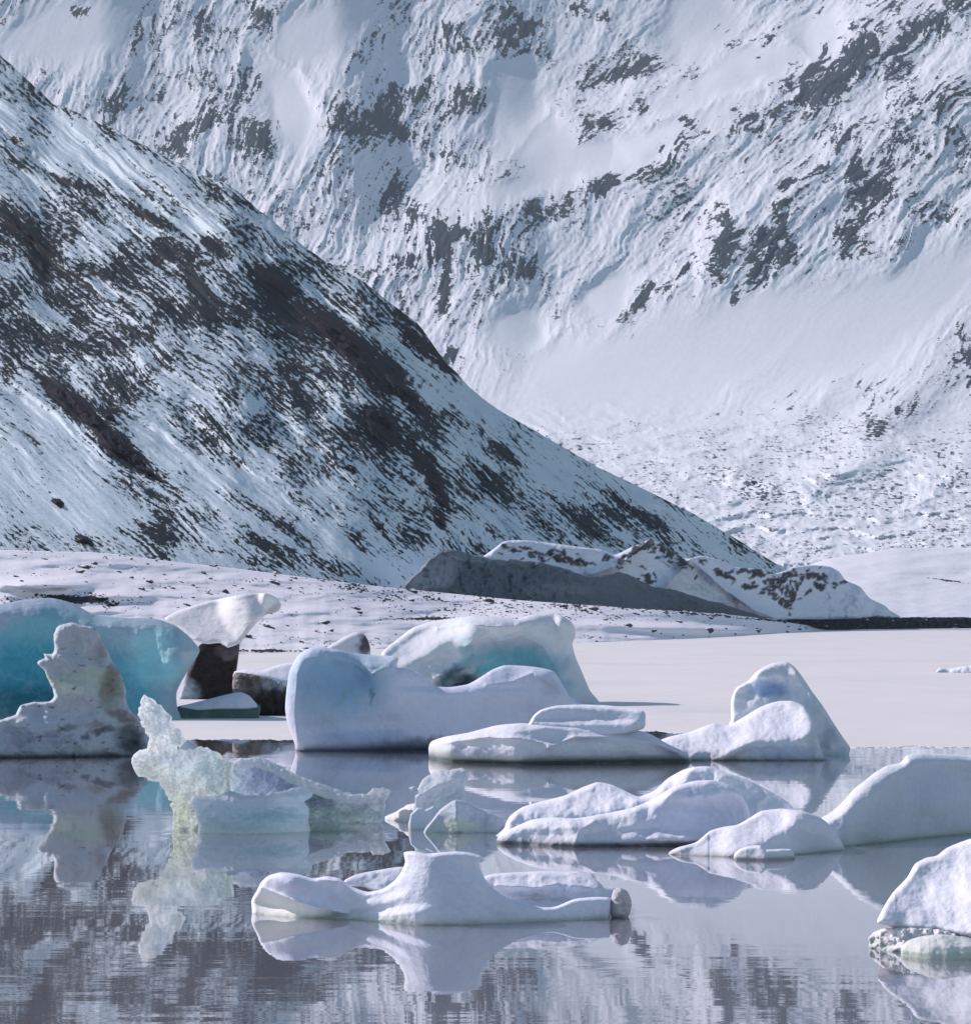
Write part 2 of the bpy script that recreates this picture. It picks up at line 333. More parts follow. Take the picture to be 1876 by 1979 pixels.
def left_slope():
    crest = [(-300, -150), (0, 105), (50, 150), (95, 195), (150, 218), (210, 245), (290, 285), (370, 330), (450, 362), (500, 405), (540, 438), (620, 500), (700, 542), (740, 575), (790, 612), (812, 628), (835, 665), (860, 700), (885, 722), (905, 748), (960, 790), (1050, 842), (1150, 900), (1250, 948), (1340, 993), (1420, 1040), (1500, 1090), (1560, 1115), (1640, 1150), (1800, 1200)]
    us = np.arange(-140, 1790, 2.1); nt_ = 440
    t = np.linspace(0, 1, nt_)[:, None]
    U = np.broadcast_to(us, (nt_, len(us))).copy()
    vc = spl(crest, us, 16); jit = 4.0*fbm(us/30, us*0+3, 5, 3, .6)*np.clip((1200-us)/600, .4, 1.3); vb = spl(SH_T, us, 60)+14+40*sstep(640, 840, us); vb = np.maximum(vb, vc+4)
    V = vb+(vc-vb)*t+jit*t**60
    Yb = spl([(-300, 400), (0, 455), (500, 520), (800, 580), (1100, 730), (1500, 1010), (1800, 1090)], us, 150)
    Yc = np.maximum(spl([(-300, 1330), (0, 1160), (300, 1060), (600, 990), (900, 950), (1200, 980), (1500, 1070), (1800, 1110)], us, 150), Yb+10)
    Y = Yb+(Yc-Yb)*(t**1.12)
    wu = U+12*fbm(U/160, V/160, 3, 1); wv = V+12*fbm(U/160, V/160+7, 3, 2)
    a, c = rot(wu, wv, -41)                                  # a runs down the fall line to the right
    a2, c2 = rot(wu, wv, -33)
    low = sstep(.0, .45, t)
    gul = ridged(c/30, a/420, 4, 5); gul2 = ridged(c2/16+3, a2/260, 4, 6); fin = fbm(c/6, a/20, 4, 8); big = fbm(c/110, a/300, 3, 9)
    edge = sstep(1.0, .93, t)*.85+.15
    rel = (-6*gul-1.2*gul2-.8*fin-16*big)*edge*(.25+.75*low)
    # smooth snow ramps and standing crags
    ramp = np.zeros_like(U)
    for b in ((230, 330, 300, 52, -28), (960, 800, 220, 22, -36), (1000, 850, 200, 26, -38), (640, 590, 90, 8, -40), (590, 1010, 240, 20, -32), (430, 960, 190, 22, -38), (100, 850, 120, 90, -20), (90, 960, 150, 50, -10), (1300, 1010, 180, 18, -33), (400, 800, 190, 26, -42), (760, 680, 40, 8, -42), (480, 420, 90, 9, -30)):
        ramp = np.maximum(ramp, hard(wu, wv, b, .5))
    rocks = np.zeros_like(U); warm = np.zeros_like(U)+.1
    for b, k in (((690, 690, 130, 30, -50), 1.15), ((780, 750, 90, 22, -55), 1.2), ((735, 820, 55, 34, -60), 1.2), ((640, 640, 90, 30, -45), .95), ((800, 650, 80, 22, -48), .75), ((850, 690, 50, 16, -55), .85), ((740, 560, 80, 14, -42), .8), ((520, 540, 70, 30, -40), .75), ((390, 560, 60, 22, -48), .7),
                 ((410, 470, 45, 22, -40), .7), ((320, 480, 30, 20, -30), .7), ((560, 600, 80, 30, -45), .6), ((150, 790, 95, 20, -36), 1.35), ((230, 860, 75, 22, -38), 1.35), ((280, 905, 30, 9, -35), 1.1), ((40, 440, 110, 9, -38), .9), ((85, 520, 40, 22, -80), .7), ((140, 600, 80, 22, -40), .6), ((40, 620, 80, 30, -40), .5), ((840, 930, 60, 16, -70), 1.1), ((820, 900, 60, 22, -50), .8),
                 ((850, 1010, 26, 14, -80), .8), ((120, 345, 120, 12, -20), .55), ((300, 420, 120, 14, -28), .45), ((470, 560, 300, 60, -42), .25), ((200, 600, 260, 90, -42), .22), ((650, 700, 320, 90, -46), .42), ((600, 420, 160, 16, -40), .5), ((480, 330, 190, 14, -32), .5), ((120, 180, 160, 16, -38), .5), ((980, 880, 26, 12, -40), .7), ((780, 940, 200, 50, -46), .35), ((600, 800, 200, 50, -45), .3), ((980, 960, 150, 26, -45), .4), ((1100, 930, 150, 14, -38), .3), ((700, 1060, 60, 10, -50), .3), ((1130, 1010, 120, 16, -40), .35), ((420, 830, 130, 20, -42), .25), ((330, 1040, 130, 16, -14), .42), ((560, 1070, 140, 14, -18), .45), ((480, 980, 140, 14, -30), .35), ((115, 970, 14, 8, -30), 1.0), ((165, 1042, 14, 9, -20), 1.0), ((210, 800, 14, 9, -20), .9), ((730, 1015, 26, 8, -50), .9), ((680, 905, 14, 8, -30), .8),
                 ((1250, 1000, 160, 10, -30), .5), ((1200, 1060, 90, 14, -40), .4)):
        bb = blob(wu*.6+U*.4, wv*.6+V*.4, b); rocks = np.maximum(rocks, k*bb)
        if k > .74: warm = np.maximum(warm, bb)
    crag = sstep(.55, 1.0, rocks)
    rel += -crag*(1.5+9*ridged(c/26, a/70, 6, 12, .6))*edge
    Y = Y+rel
    P = world(U, V, Y)
    # the back of the ridge, falling away behind the crest
    last = P[-1]; back = []
    for k in range(1, 12):
        q = last.copy(); q[:, 1] += k*22; q[:, 0] += k*4; q[:, 2] = last[:, 2]-k*k*1.6-k*3; back.append(q)
    sp = fbm(c/6.5, a/10, 5, 14, .68); sp2 = fbm(c/4.2, a/16, 4, 15, .65); dens = fbm(wu/120, wv/80, 3, 16)
    line = ridged(c/13, a/330, 3, 18)
    left = sstep(900, 200, U)*sstep(300, 420, V)*sstep(1000, 800, V)
    nearcrest = sstep(.80, 1.0, t)
    str_ = fbm(c/4.5, a/90, 4, 19, .6)
    rk = .345 + .36*sp+.24*sp2+.34*str_+.32*dens+.12*fbm(c/26, a/70, 4, 21, .55)+.10*left+.66*rocks+.12*line-.30*ramp*(1-np.clip(rocks, 0, 1))+.06*nearcrest
    rk += .10*ramp*sstep(.35, .8, line)
    wm = np.clip(warm*1.5+.5*fbm(U/40, V/40, 3, 20)-.1, 0, 1)
    B = np.stack(back); Pall = np.concatenate([P, B], 0)
    rk = np.concatenate([rk, np.repeat(rk[-1:], 11, 0)], 0); wm = np.concatenate([wm, np.repeat(wm[-1:], 11, 0)], 0)
    o = mesh_obj('hillside', Pall.reshape(-1, 3), gridfaces(*Pall.shape[:2])[:, ::-1], M_left, attrs={'rock': rk, 'warm': wm})
    tag(o, kind='structure')
left_slope()

def shore():
    us = np.arange(-280, 2140, 2.4); n = 130; t = np.linspace(-.06, 1, n)[:, None]
    U = np.broadcast_to(us, (n, len(us))).copy(); vb = spl(SH_B, us, 40)+2.5*fbm(us/60, us*0, 3, 2)*sstep(1600, 1300, us); vt = spl(SH_T, us, 40)
    vt = np.minimum(vt, vb-.5)
    V = vb+(vt-vb)*t
    Yb = shoreY(us, 'b'); Yt = shoreY(us, 't')
    Y = Yb+(Yt-Yb)*np.clip(t, 0, 1)
    w_ = sstep(0, .12, t)*sstep(1.0, .9, t)
    Y = Y+w_*(-3.2*fbm(U/150, V/26, 3, 5)-.35*fbm(U/30, V/8, 3, 6))
    for b, amp in (((70, 1130, 110, 14, 0), -16), ((230, 1150, 60, 12, 0), -8), ((1330, 1215, 200, 9, -2), -12), ((950, 1205, 160, 14, 0), -10)):
        Y += amp*blob(U, V, b)*w_
    P = world(U, V, Y)
    back = P[-1].copy(); back[:, 1] += 15; back[:, 2] -= 1.0
    under = P[0].copy(); under[:, 2] = -.8
    P[0] = under
    P = np.concatenate([P, back[None]], 0)
    V2 = np.concatenate([V, V[-1:]], 0); U2 = np.concatenate([U, U[-1:]], 0)
    rk = .225+.50*fbm(U2/6, V2/3.0, 5, 9, .62)+.26*fbm(U2/60, V2/12, 3, 10)+.06*ridged(U2/110, V2/9, 3, 11)
    rk += .14*sstep(1600, 900, U2)*sstep(1215, 1185, V2)*sstep(700, 900, U2)
    for b, a in (((150, 1158, 70, 9, -3), .7), ((215, 1170, 20, 4, 0), .5), ((520, 1258, 70, 2.5, 0), .55), ((60, 1165, 60, 4, 0), .4), ((820, 1196, 60, 3, 0), .5), ((1100, 1160, 60, 3, -2), .4), ((1240, 1175, 50, 3, -2), .4), ((1350, 1187, 40, 3, -4), .4), ((1490, 1198, 60, 2.5, -3), .7), ((700, 1140, 100, 8, -8), .2)):
        rk = rk+a*blob(U2, V2, b)
    for b, a in (((300, 1200, 120, 14, 0), .3), ((60, 1132, 120, 10, 0), .4), ((1350, 1218, 240, 10, 0), .4), ((700, 1215, 200, 12, 0), .2), ((1800, 1216, 300, 4, 0), .4)):
        rk = rk-a*blob(U2, V2, b)
    o = mesh_obj('shore', P.reshape(-1, 3), gridfaces(*U2.shape)[:, ::-1], M_shore, attrs={'rock': np.concatenate([rk[:-1], rk[-1:]*0], 0), 'warm': rk*0+.4})
    tag(o, kind='structure')
shore()

# ------------------------------------------------------------------ lake and frozen sheet
def flat(name, pts, z, mat, thick=None):
    import bmesh
    bm = bmesh.new(); vv = [bm.verts.new((x, y, z)) for x, y in pts]; f = bm.faces.new(vv)
    if f.normal.z < 0: f.normal_flip()
    if thick:
        r = bmesh.ops.extrude_face_region(bm, geom=[f])
        for e in r['geom']:
            if isinstance(e, bmesh.types.BMVert): e.co.z += thick
    bmesh.ops.recalc_face_normals(bm, faces=bm.faces)
    me = bpy.data.meshes.new(name); bm.to_mesh(me); bm.free(); me.materials.append(mat)
    o = bpy.data.objects.new(name, me); C.objects.link(o); return o
tag(flat('lake', [(-700, 2), (700, 2), (900, 1200), (-900, 1200)], 0, M_water), kind='structure')
edge = []
for u in np.arange(-300, 2200, 3.0):
    v = float(spl([(-300, 1420), (300, 1424), (420, 1430), (575, 1432), (700, 1415), (1100, 1400), (1560, 1440), (1650, 1447), (1760, 1444), (2200, 1440)], u, 60)+5*fbm(np.array([u/60.]), np.array([.3]), 5, 4, .6)[0]); Y = float(Yw(v)); edge.append(((u-UC)/F*Y, Y))
tag(flat('lake_ice', edge+[(160, 990), (-170, 990)], -.1, M_sheet, .106), kind='structure')

# ------------------------------------------------------------------ ice bodies
def smooth_outline(pts, sub=6, jag=0., js=12., seed=0, waterline=None):
    p = np.array(pts, float); n = len(p); out = []
    for i in range(n):
        a, b, c, d = p[i-1], p[i], p[(i+1) % n], p[(i+2) % n]
        k = max(2, int(np.hypot(*(c-b))/sub))
        for t in np.linspace(0, 1, k, endpoint=False):
            # tight Catmull-Rom so corners stay crisp
            m1 = (c-a)*.32; m2 = (d-b)*.32
            out.append((2*t**3-3*t**2+1)*b+(t**3-2*t**2+t)*m1+(-2*t**3+3*t**2)*c+(t**3-t**2)*m2)
    q = np.array(out)
    if jag:
        nx = fbm(q[:, 0]/js, q[:, 1]/js, 4, seed+3, .6); ny = fbm(q[:, 0]/js+31, q[:, 1]/js+5, 4, seed+5, .6)
        q = q+jag*np.stack([nx, ny], 1)
    return q
def dist_poly(px, py, q):
    A = q; B = np.roll(q, -1, 0); best = np.full(px.shape, 1e9); nx = np.zeros_like(px); ny = np.zeros_like(py); ins = np.zeros(px.shape, bool)
    for (ax, ay), (bx, by) in zip(A, B):
        dx, dy = bx-ax, by-ay; L = dx*dx+dy*dy+1e-12
        t = np.clip(((px-ax)*dx+(py-ay)*dy)/L, 0, 1); cx = ax+t*dx; cy = ay+t*dy; d = (px-cx)**2+(py-cy)**2
        m = d < best; best = np.where(m, d, best); nx = np.where(m, cx, nx); ny = np.where(m, cy, ny)
        c = (ay > py) != (by > py)
        if dy != 0: ins ^= c & (px < (bx-ax)*(py-ay)/(by-ay)+ax)
    return np.sqrt(best), nx, ny, ins

SNW = (.85, .87, .95); ICE = (.50, .72, .80); TURQ = (.16, .50, .58); DEEP = (.03, .20, .27); DIRT = (.10, .075, .06); GRN = (.50, .66, .55)
def body(name, top, base, parent, g=2.0, Rf=14, Tf=.45, Tb=1.2, Rb=40, s0=.35, sb=(), bumps=(), ridges=(), noise_amp=.05, ns=40, fine=.004, jag=0, js=12,
         seed=0, colour=SNW, cols=(), ice=.0, ices=(), wl=(GRN, 7, .6), undercut=0, uc_h=8, depth=None, mat=None, sink=26, dirt=0, closed_bottom=None, dy=0, rib=0):
    """A closed body of ice: `top` is its outline above the water from left to right, `base` its waterline.
    Its depth grows from the waterline upward by the slope s (metres back per metre up), plus bumps and ridges."""
    top = list(top); b = np.array(base, float)
    if closed_bottom is None:
        if abs(b[0, 0]-top[0][0]) < 1 : pass
        low = [(x, y+sink) for x, y in base[::-1]]
        low[0] = (low[0][0]-3, low[0][1]); low[-1] = (low[-1][0]+3, low[-1][1])
    else: low = list(closed_bottom)
    q = smooth_outline(top+low, 6, jag, js, seed)
    u0, v0 = q.min(0)-2*g; u1, v1 = q.max(0)+2*g
    us = np.arange(u0, u1, g); vs = np.arange(v1, v0, -g)
    U, V = np.meshgrid(us, vs)
    d, nx, ny, ins = dist_poly(U, V, q)
    cell = ins[:-1, :-1] | ins[1:, :-1] | ins[:-1, 1:] | ins[1:, 1:]
    act = np.zeros(U.shape, bool)
    act[:-1, :-1] |= cell; act[1:, :-1] |= cell; act[:-1, 1:] |= cell; act[1:, 1:] |= cell
    snap = act & (~ins | (d < .3*g))
    Ug = np.where(snap, nx, U); Vg = np.where(snap, ny, V); d = np.where(snap, 0, d)
    vb = spl(base, U, 18); yw = Yw(vb)+dy if depth is None else (spl(depth, U, 60) if isinstance(depth, list) else np.full(U.shape, float(depth)))
    Y0 = float(np.mean(Yw(b[:, 1]))) if depth is None else float(np.mean(yw))
    mpx = Y0/F
    s = np.full(U.shape, s0, float)
    for bb in sb: wgt = hard(U, V, bb[:5], .35); s = s*(1-wgt)+bb[5]*wgt
    s = np.where(V > vb, 0, s)
    S = yw+integrate(s, vs)*mpx
    S = S-0
    for bb in bumps: S = S+bb[5]*blob(U, V, bb[:5])
    for pts, amp, wd in ridges:
        pr = np.array(pts, float); dd = np.full(U.shape, 1e9)
        for (ax, ay), (bx, by) in zip(pr[:-1], pr[1:]):
            dx, dy_ = bx-ax, by-ay; t = np.clip(((U-ax)*dx+(V-ay)*dy_)/(dx*dx+dy_*dy_+1e-9), 0, 1)
            dd = np.minimum(dd, np.hypot(U-ax-t*dx, V-ay-t*dy_))
        S = S-amp*np.exp(-dd/wd)
    nz = fbm(U/ns, V/ns, 4, seed, .38); S = S-noise_amp*nz-fine*fbm(U/7., V/5.5, 4, seed+4)
    if rib: S = S-.5*rib*ridged(U/(ns*.5), V/(ns*.35), 4, seed+6, .4)
    if undercut: S = S+undercut*np.exp(-np.clip(vb-V, 0, None)/uc_h)*(V < vb+60)
    roll = np.sqrt(np.clip(1-(1-np.clip(d/Rf, 0, 1))**2, 0, 1)); rollb = np.sqrt(np.clip(1-(1-np.clip(d/Rb, 0, 1))**2, 0, 1))
    Yf = S+Tf*(1-roll); Yk = S+Tf+Tb*rollb*(1+.3*fbm(U/50, V/50, 3, seed+8))
    Pf = world(Ug, Vg, Yf); Pb = world(Ug, Vg, Yk)
    # colour
    wU = U+7*fbm(U/18, V/18, 3, seed+9); wV = V+7*fbm(U/18+5, V/18, 3, seed+10)
    col = np.ones(U.shape+(3,))*np.array(colour); ic = np.full(U.shape, float(ice))
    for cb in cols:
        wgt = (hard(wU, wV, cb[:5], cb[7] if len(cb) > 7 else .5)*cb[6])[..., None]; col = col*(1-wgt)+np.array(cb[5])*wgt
    for cb in ices: wgt = hard(wU, wV, cb[:5], .5); ic = ic*(1-wgt)+cb[5]*wgt
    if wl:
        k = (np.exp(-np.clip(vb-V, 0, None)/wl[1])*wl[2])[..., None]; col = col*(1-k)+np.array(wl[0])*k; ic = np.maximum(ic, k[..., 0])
    if dirt:
        k = sstep(.28, .5, fbm(U/22, V/10, 5, seed+2)+dirt-.3)[..., None]*.8; col = col*(1-k)+np.array(DIRT)*k
    idx = -np.ones(U.shape, int); idx[act] = np.arange(act.sum()); nf = act.sum()
    bidx = idx.copy(); inner = act & ~snap; bidx[inner] = nf+np.arange(inner.sum())
    def quads(ix):
        f = np.stack([ix[:-1, :-1], ix[:-1, 1:], ix[1:, 1:], ix[1:, :-1]], -1)[cell & ~(snap[:-1, :-1] & snap[1:, :-1] & snap[:-1, 1:] & snap[1:, 1:])]
        return f
    f1 = quads(idx); f2 = quads(bidx)[:, ::-1]
    verts = np.concatenate([Pf[act], Pb[inner]], 0)
    o = mesh_obj(name, verts if not parent else verts, np.concatenate([f1, f2], 0), mat or M_ice, None,
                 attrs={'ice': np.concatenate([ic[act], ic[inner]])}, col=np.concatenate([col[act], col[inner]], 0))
    if parent: o.parent = parent; o.matrix_parent_inverse = parent.matrix_world.inverted()
    return o
def berg(name, u, v, label, cat, group=None):
    Y = float(Yw(v)); return empty(name, ((u-UC)/F*Y, Y, 0), label, cat, group)

# A: turquoise iceberg at the left edge
o = body('iceberg', [(-260, 1240), (-120, 1190), (0, 1168), (50, 1158), (100, 1156), (140, 1166), (185, 1189), (240, 1194), (300, 1196), (340, 1210), (370, 1235), (386, 1258), (372, 1283), (352, 1315), (341, 1340), (343, 1370), (350, 1388)],
         [(-260, 1392), (350, 1392)], None, Rf=24, Tf=.9, Tb=5, Rb=90, s0=.5, colour=(.45, .60, .70), ice=.7, seed=1, g=2.2, noise_amp=.12,
         sb=((60, 1175, 150, 18, -5, 1.6), (230, 1200, 120, 10, 0, 1.6)),
         bumps=((110, 1300, 130, 90, 0, 1.1), (330, 1290, 40, 80, 0, -.4)),
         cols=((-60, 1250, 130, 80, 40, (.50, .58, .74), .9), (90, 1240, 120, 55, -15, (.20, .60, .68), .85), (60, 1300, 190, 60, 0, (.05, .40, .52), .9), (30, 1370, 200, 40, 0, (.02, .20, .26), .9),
               (250, 1330, 60, 60, 10, (.12, .52, .64), .8), (290, 1240, 44, 24, 10, (.45, .88, .95), .85), (300, 1290, 46, 36, 0, (.38, .88, .95), .8), (345, 1230, 30, 16, -20, (.36, .58, .70), .6), (10, 1190, 110, 22, 25, (.52, .58, .72), .7), (365, 1260, 16, 60, 10, (.6, .74, .8), .8)))
tag(o, 'large smooth turquoise iceberg at the left edge behind the dirty jagged one', 'iceberg')

# C: mushroom berg, snow cap on a dark stem
e = berg('iceberg', 400, 1360, 'overhanging snow-capped iceberg with a black stem beside the turquoise iceberg', 'iceberg')
body('stem', [(345, 1350), (362, 1300), (378, 1262), (388, 1245), (430, 1232), (462, 1240), (458, 1290), (450, 1345)], [(340, 1352), (452, 1352)], e, colour=(.025, .02, .022), wl=None, s0=.1, seed=3, Rf=8, Tf=.5, noise_amp=.15, ns=20, fine=.05, g=2, rib=.1,
     cols=((352, 1345, 28, 36, 30, (.45, .52, .6), .95), (440, 1262, 22, 14, 0, (.2, .17, .2), .6)), mat=M_ice)
body('snow_cap', [(318, 1196), (345, 1180), (400, 1163), (460, 1150), (510, 1146), (532, 1154), (543, 1168), (538, 1182), (515, 1188), (498, 1202), (480, 1222), (464, 1243), (440, 1252), (425, 1243), (400, 1245), (372, 1236), (345, 1215)], [(310, 1352), (545, 1352)], e, closed_bottom=[], depth=Yw(1352)-1.2,
     s0=1.7, sb=((480, 1215, 30, 60, 50, .35), (525, 1165, 22, 22, 0, .25), (430, 1160, 90, 7, 12, .5)), Rf=9, Tf=.3, Tb=2.2, seed=4, wl=None, rib=.05, colour=(.84, .84, .86),
     cols=((528, 1180, 20, 8, 50, (.2, .2, .24), .5), (475, 1225, 26, 8, 55, (.4, .44, .52), .4)))

# E: dirty snow block between the dark stem and the big berg
e = berg('iceberg', 510, 1385, 'low dirty brown iceberg with white snow on top, left of the big blue-white one', 'iceberg')
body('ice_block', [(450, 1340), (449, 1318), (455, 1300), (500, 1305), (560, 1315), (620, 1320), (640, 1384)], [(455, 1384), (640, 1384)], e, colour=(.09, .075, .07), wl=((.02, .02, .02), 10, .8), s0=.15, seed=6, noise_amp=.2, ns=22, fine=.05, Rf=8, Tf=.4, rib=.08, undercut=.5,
     cols=((458, 1325, 10, 26, 0, (.45, .38, .36), .8), (485, 1325, 26, 24, 0, (.28, .24, .22), .6), (530, 1322, 30, 12, 0, (.5, .55, .62), .7), (520, 1365, 60, 24, 0, (.03, .022, .02), .8)))
body('snow_cover', [(450, 1312), (453, 1298), (475, 1294), (505, 1296), (530, 1288), (552, 1282), (600, 1280), (640, 1290), (640, 1330), (590, 1335), (550, 1330), (520, 1320), (490, 1317), (465, 1308)], [(440, 1384), (660, 1384)], e, closed_bottom=[], depth=float(Yw(1384))-.35,
     s0=2.2, Rf=7, Tf=.25, Tb=1.2, seed=7, wl=None, sb=((520, 1316, 70, 9, -12, .3),), cols=((545, 1325, 50, 9, -8, (.6, .66, .74), .5),))
# D: floe with green side
e = berg('ice_floe', 430, 1388, 'flat ice floe with a sloping snow top and green side below the black stem', 'ice floe')
body('ice_base', [(338, 1378), (345, 1365), (420, 1362), (500, 1362), (500, 1386)], [(338, 1389), (500, 1389)], e, colour=(.10, .20, .17), ice=.5, wl=((.12, .22, .17), 8, .7), s0=.1, seed=9, Rf=4, Tf=.1, noise_amp=.03, sink=15)
body('snow_top', [(342, 1366), (360, 1362), (400, 1352), (440, 1342), (465, 1338), (482, 1345), (492, 1356), (500, 1367), (470, 1371), (420, 1371), (380, 1373)], [(335, 1389), (502, 1389)], e, closed_bottom=[], depth=float(Yw(1389))-.25, s0=1.3, sb=((455, 1360, 40, 9, 0, .3),), Rf=5, Tf=.15, Tb=1, seed=10, wl=None, colour=(.74, .78, .88), rib=.03)

# F: small hump behind
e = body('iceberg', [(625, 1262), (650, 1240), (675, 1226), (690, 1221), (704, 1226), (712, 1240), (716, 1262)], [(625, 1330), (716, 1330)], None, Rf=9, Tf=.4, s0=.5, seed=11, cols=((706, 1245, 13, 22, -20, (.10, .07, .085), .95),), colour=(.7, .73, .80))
tag(e, 'small snowy hump with a dark right side showing behind the big iceberg', 'iceberg')

# G: rear big berg with turquoise hollow
e = berg('iceberg', 950, 1365, 'wide snow-covered iceberg with a turquoise hollow, rearmost of the central pair', 'iceberg')
body('ice_arch', [(735, 1300), (738, 1262), (765, 1238), (800, 1212), (840, 1200), (880, 1194), (920, 1189), (960, 1192), (1000, 1196), (1020, 1190), (1060, 1186), (1085, 1190), (1105, 1203), (1112, 1225), (1106, 1245), (1112, 1270), (1125, 1300), (1140, 1335), (1158, 1358)],
     [(735, 1365), (1160, 1362)], e, Rf=12, Tf=.7, Tb=4, Rb=60, s0=.8, seed=12, noise_amp=.22, ns=60, rib=.06, ice=.15, colour=(.80, .84, .88),
     sb=((800, 1255, 80, 20, 30, 2.4), (940, 1198, 130, 9, 0, 2.2), (980, 1270, 90, 60, 0, .1), (1095, 1225, 20, 40, 0, .3)),
     bumps=((990, 1290, 80, 50, 0, 1.5), (880, 1210, 26, 16, 0, .35), (905, 1230, 28, 26, 0, -.5), (1090, 1215, 22, 30, 0, -.4), (890, 1320, 30, 14, 0, 1.4)),
     ridges=(([(900, 1250), (940, 1228), (960, 1238), (1010, 1226), (1050, 1250), (1080, 1300)], .35, 9), ([(845, 1215), (900, 1205), (950, 1212), (1000, 1210)], .25, 6), ([(840, 1312), (900, 1280), (915, 1265)], .4, 6)),
     cols=((985, 1255, 75, 18, 0, (.60, .68, .82), .8), (990, 1284, 90, 32, 0, (.26, .66, .78), .97, .4), (1040, 1310, 60, 24, -20, (.26, .56, .68), .8), (885, 1312, 44, 24, 25, (.10, .20, .26), .95, .3), (905, 1270, 14, 40, 10, (.35, .62, .68), .7), (900, 1300, 40, 8, 32, (.6, .66, .74), .8)),
     ices=((990, 1285, 90, 40, 0, .8),))
# H: front big berg
e = berg('iceberg', 780, 1452, 'big rounded blue-white iceberg in the middle, front one of the central pair', 'iceberg')
body('ice_body', [(570, 1440), (556, 1400), (551, 1370), (554, 1330), (560, 1295), (575, 1268), (595, 1254), (620, 1250), (655, 1256), (680, 1262), (720, 1266), (760, 1268), (770, 1274), (766, 1290), (785, 1292), (808, 1300), (825, 1310), (838, 1326), (870, 1328), (905, 1322), (930, 1308), (950, 1295), (975, 1286), (1010, 1287), (1040, 1290), (1070, 1298), (1085, 1320), (1100, 1345), (1120, 1358), (1155, 1370), (1160, 1440)],
     [(575, 1453), (700, 1452), (830, 1450), (1160, 1440)], e, Rf=20, Tf=.6, Tb=3, Rb=60, s0=.12, seed=14, noise_amp=.10, ns=70, colour=(.80, .84, .97), g=2, undercut=.5, uc_h=6, wl=((.04, .06, .08), 6, .75), ice=.2, fine=.008,  # dark wet strip at the waterline, with the undercut's shadow painted in
     sb=((600, 1262, 60, 10, 0, 1.2), (720, 1275, 60, 12, -5, 1.8), (900, 1332, 120, 9, 0, 1.8), (1000, 1305, 60, 12, 8, 1.5)),
     bumps=((660, 1310, 46, 44, 0, .35), (620, 1340, 60, 60, 0, -.35), (770, 1350, 50, 60, 0, -.4), (1000, 1400, 120, 40, 0, .15), (1060, 1340, 30, 40, 0, -.2), (700, 1300, 16, 40, 20, .35)),
     ridges=(([(600, 1254), (660, 1262), (690, 1285), (708, 1300)], .18, 6), ([(715, 1305), (745, 1290), (790, 1296), (838, 1330)], .14, 6), ([(940, 1325), (990, 1318), (1030, 1300), (1075, 1330), (1100, 1355)], .2, 7), ([(576, 1440), (570, 1380), (575, 1300)], .08, 5)),
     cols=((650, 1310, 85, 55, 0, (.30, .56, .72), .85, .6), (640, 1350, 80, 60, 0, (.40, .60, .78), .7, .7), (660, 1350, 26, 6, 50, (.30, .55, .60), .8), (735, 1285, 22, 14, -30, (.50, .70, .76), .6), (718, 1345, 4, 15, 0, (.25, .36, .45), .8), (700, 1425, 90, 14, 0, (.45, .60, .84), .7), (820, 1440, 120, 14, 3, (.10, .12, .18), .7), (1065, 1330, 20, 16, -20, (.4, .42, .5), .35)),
     ices=((650, 1320, 90, 70, 0, .55),))

# B: dirty jagged berg front left
e = berg('iceberg', 130, 1463, 'jagged dirt-streaked iceberg with a tall blunt tower at the left edge', 'iceberg')
body('ice_tower', [(-200, 1440), (-60, 1412), (0, 1392), (30, 1380), (38, 1364), (60, 1358), (95, 1356), (105, 1346), (100, 1330), (92, 1310), (84, 1293), (72, 1284), (76, 1276), (88, 1271), (84, 1264), (100, 1264), (106, 1252), (104, 1232), (108, 1214), (122, 1206), (140, 1204), (158, 1208), (178, 1212), (192, 1226), (204, 1250), (218, 1280), (232, 1302), (243, 1330), (246, 1362), (262, 1384), (276, 1400), (287, 1408), (284, 1425), (288, 1445)],
     [(-200, 1472), (0, 1466), (286, 1462)], e, Rf=7, Tf=.3, Tb=2, Rb=50, s0=.25, seed=16, noise_amp=.2, ns=46, rib=.06, fine=.03, jag=2.6, js=12, colour=(.60, .64, .70), ice=.25, wl=((.05, .05, .06), 7, .85), undercut=.35, uc_h=6,  # waterline colour: wet dark ice plus painted shadow of the undercut
     bumps=((150, 1340, 40, 40, 0, -.3), (250, 1430, 40, 30, 0, .35), (60, 1400, 60, 20, 0, -.2)),
     sb=((90, 1380, 110, 14, 0, .9),),
     ridges=(([(108, 1265), (150, 1285), (200, 1285), (235, 1310)], .12, 7),),
     cols=((155, 1315, 66, 20, 8, (.62, .70, .56), .75), (130, 1335, 40, 12, 0, (.78, .84, .76), .8), (215, 1330, 22, 40, -20, (.28, .34, .24), .7), (225, 1290, 12, 66, -22, (.32, .24, .20), .6), (195, 1255, 14, 28, -25, (.34, .28, .26), .45),
           (235, 1385, 30, 9, -20, (.22, .15, .11), .7), (180, 1400, 22, 7, 0, (.30, .24, .18), .5), (110, 1400, 60, 30, 0, (.52, .58, .72), .5), (30, 1430, 120, 22, 0, (.48, .55, .72), .6), (130, 1408, 22, 6, 15, (.16, .18, .22), .7), (200, 1412, 26, 6, 10, (.12, .13, .17), .8), (250, 1425, 26, 20, 0, (.10, .13, .18), .7), (255, 1445, 30, 12, 0, (.05, .06, .08), .8), (165, 1425, 9, 5, 0, (.1, .1, .14), .7), (50, 1435, 14, 5, 20, (.3, .34, .42), .6)), dirt=.12)

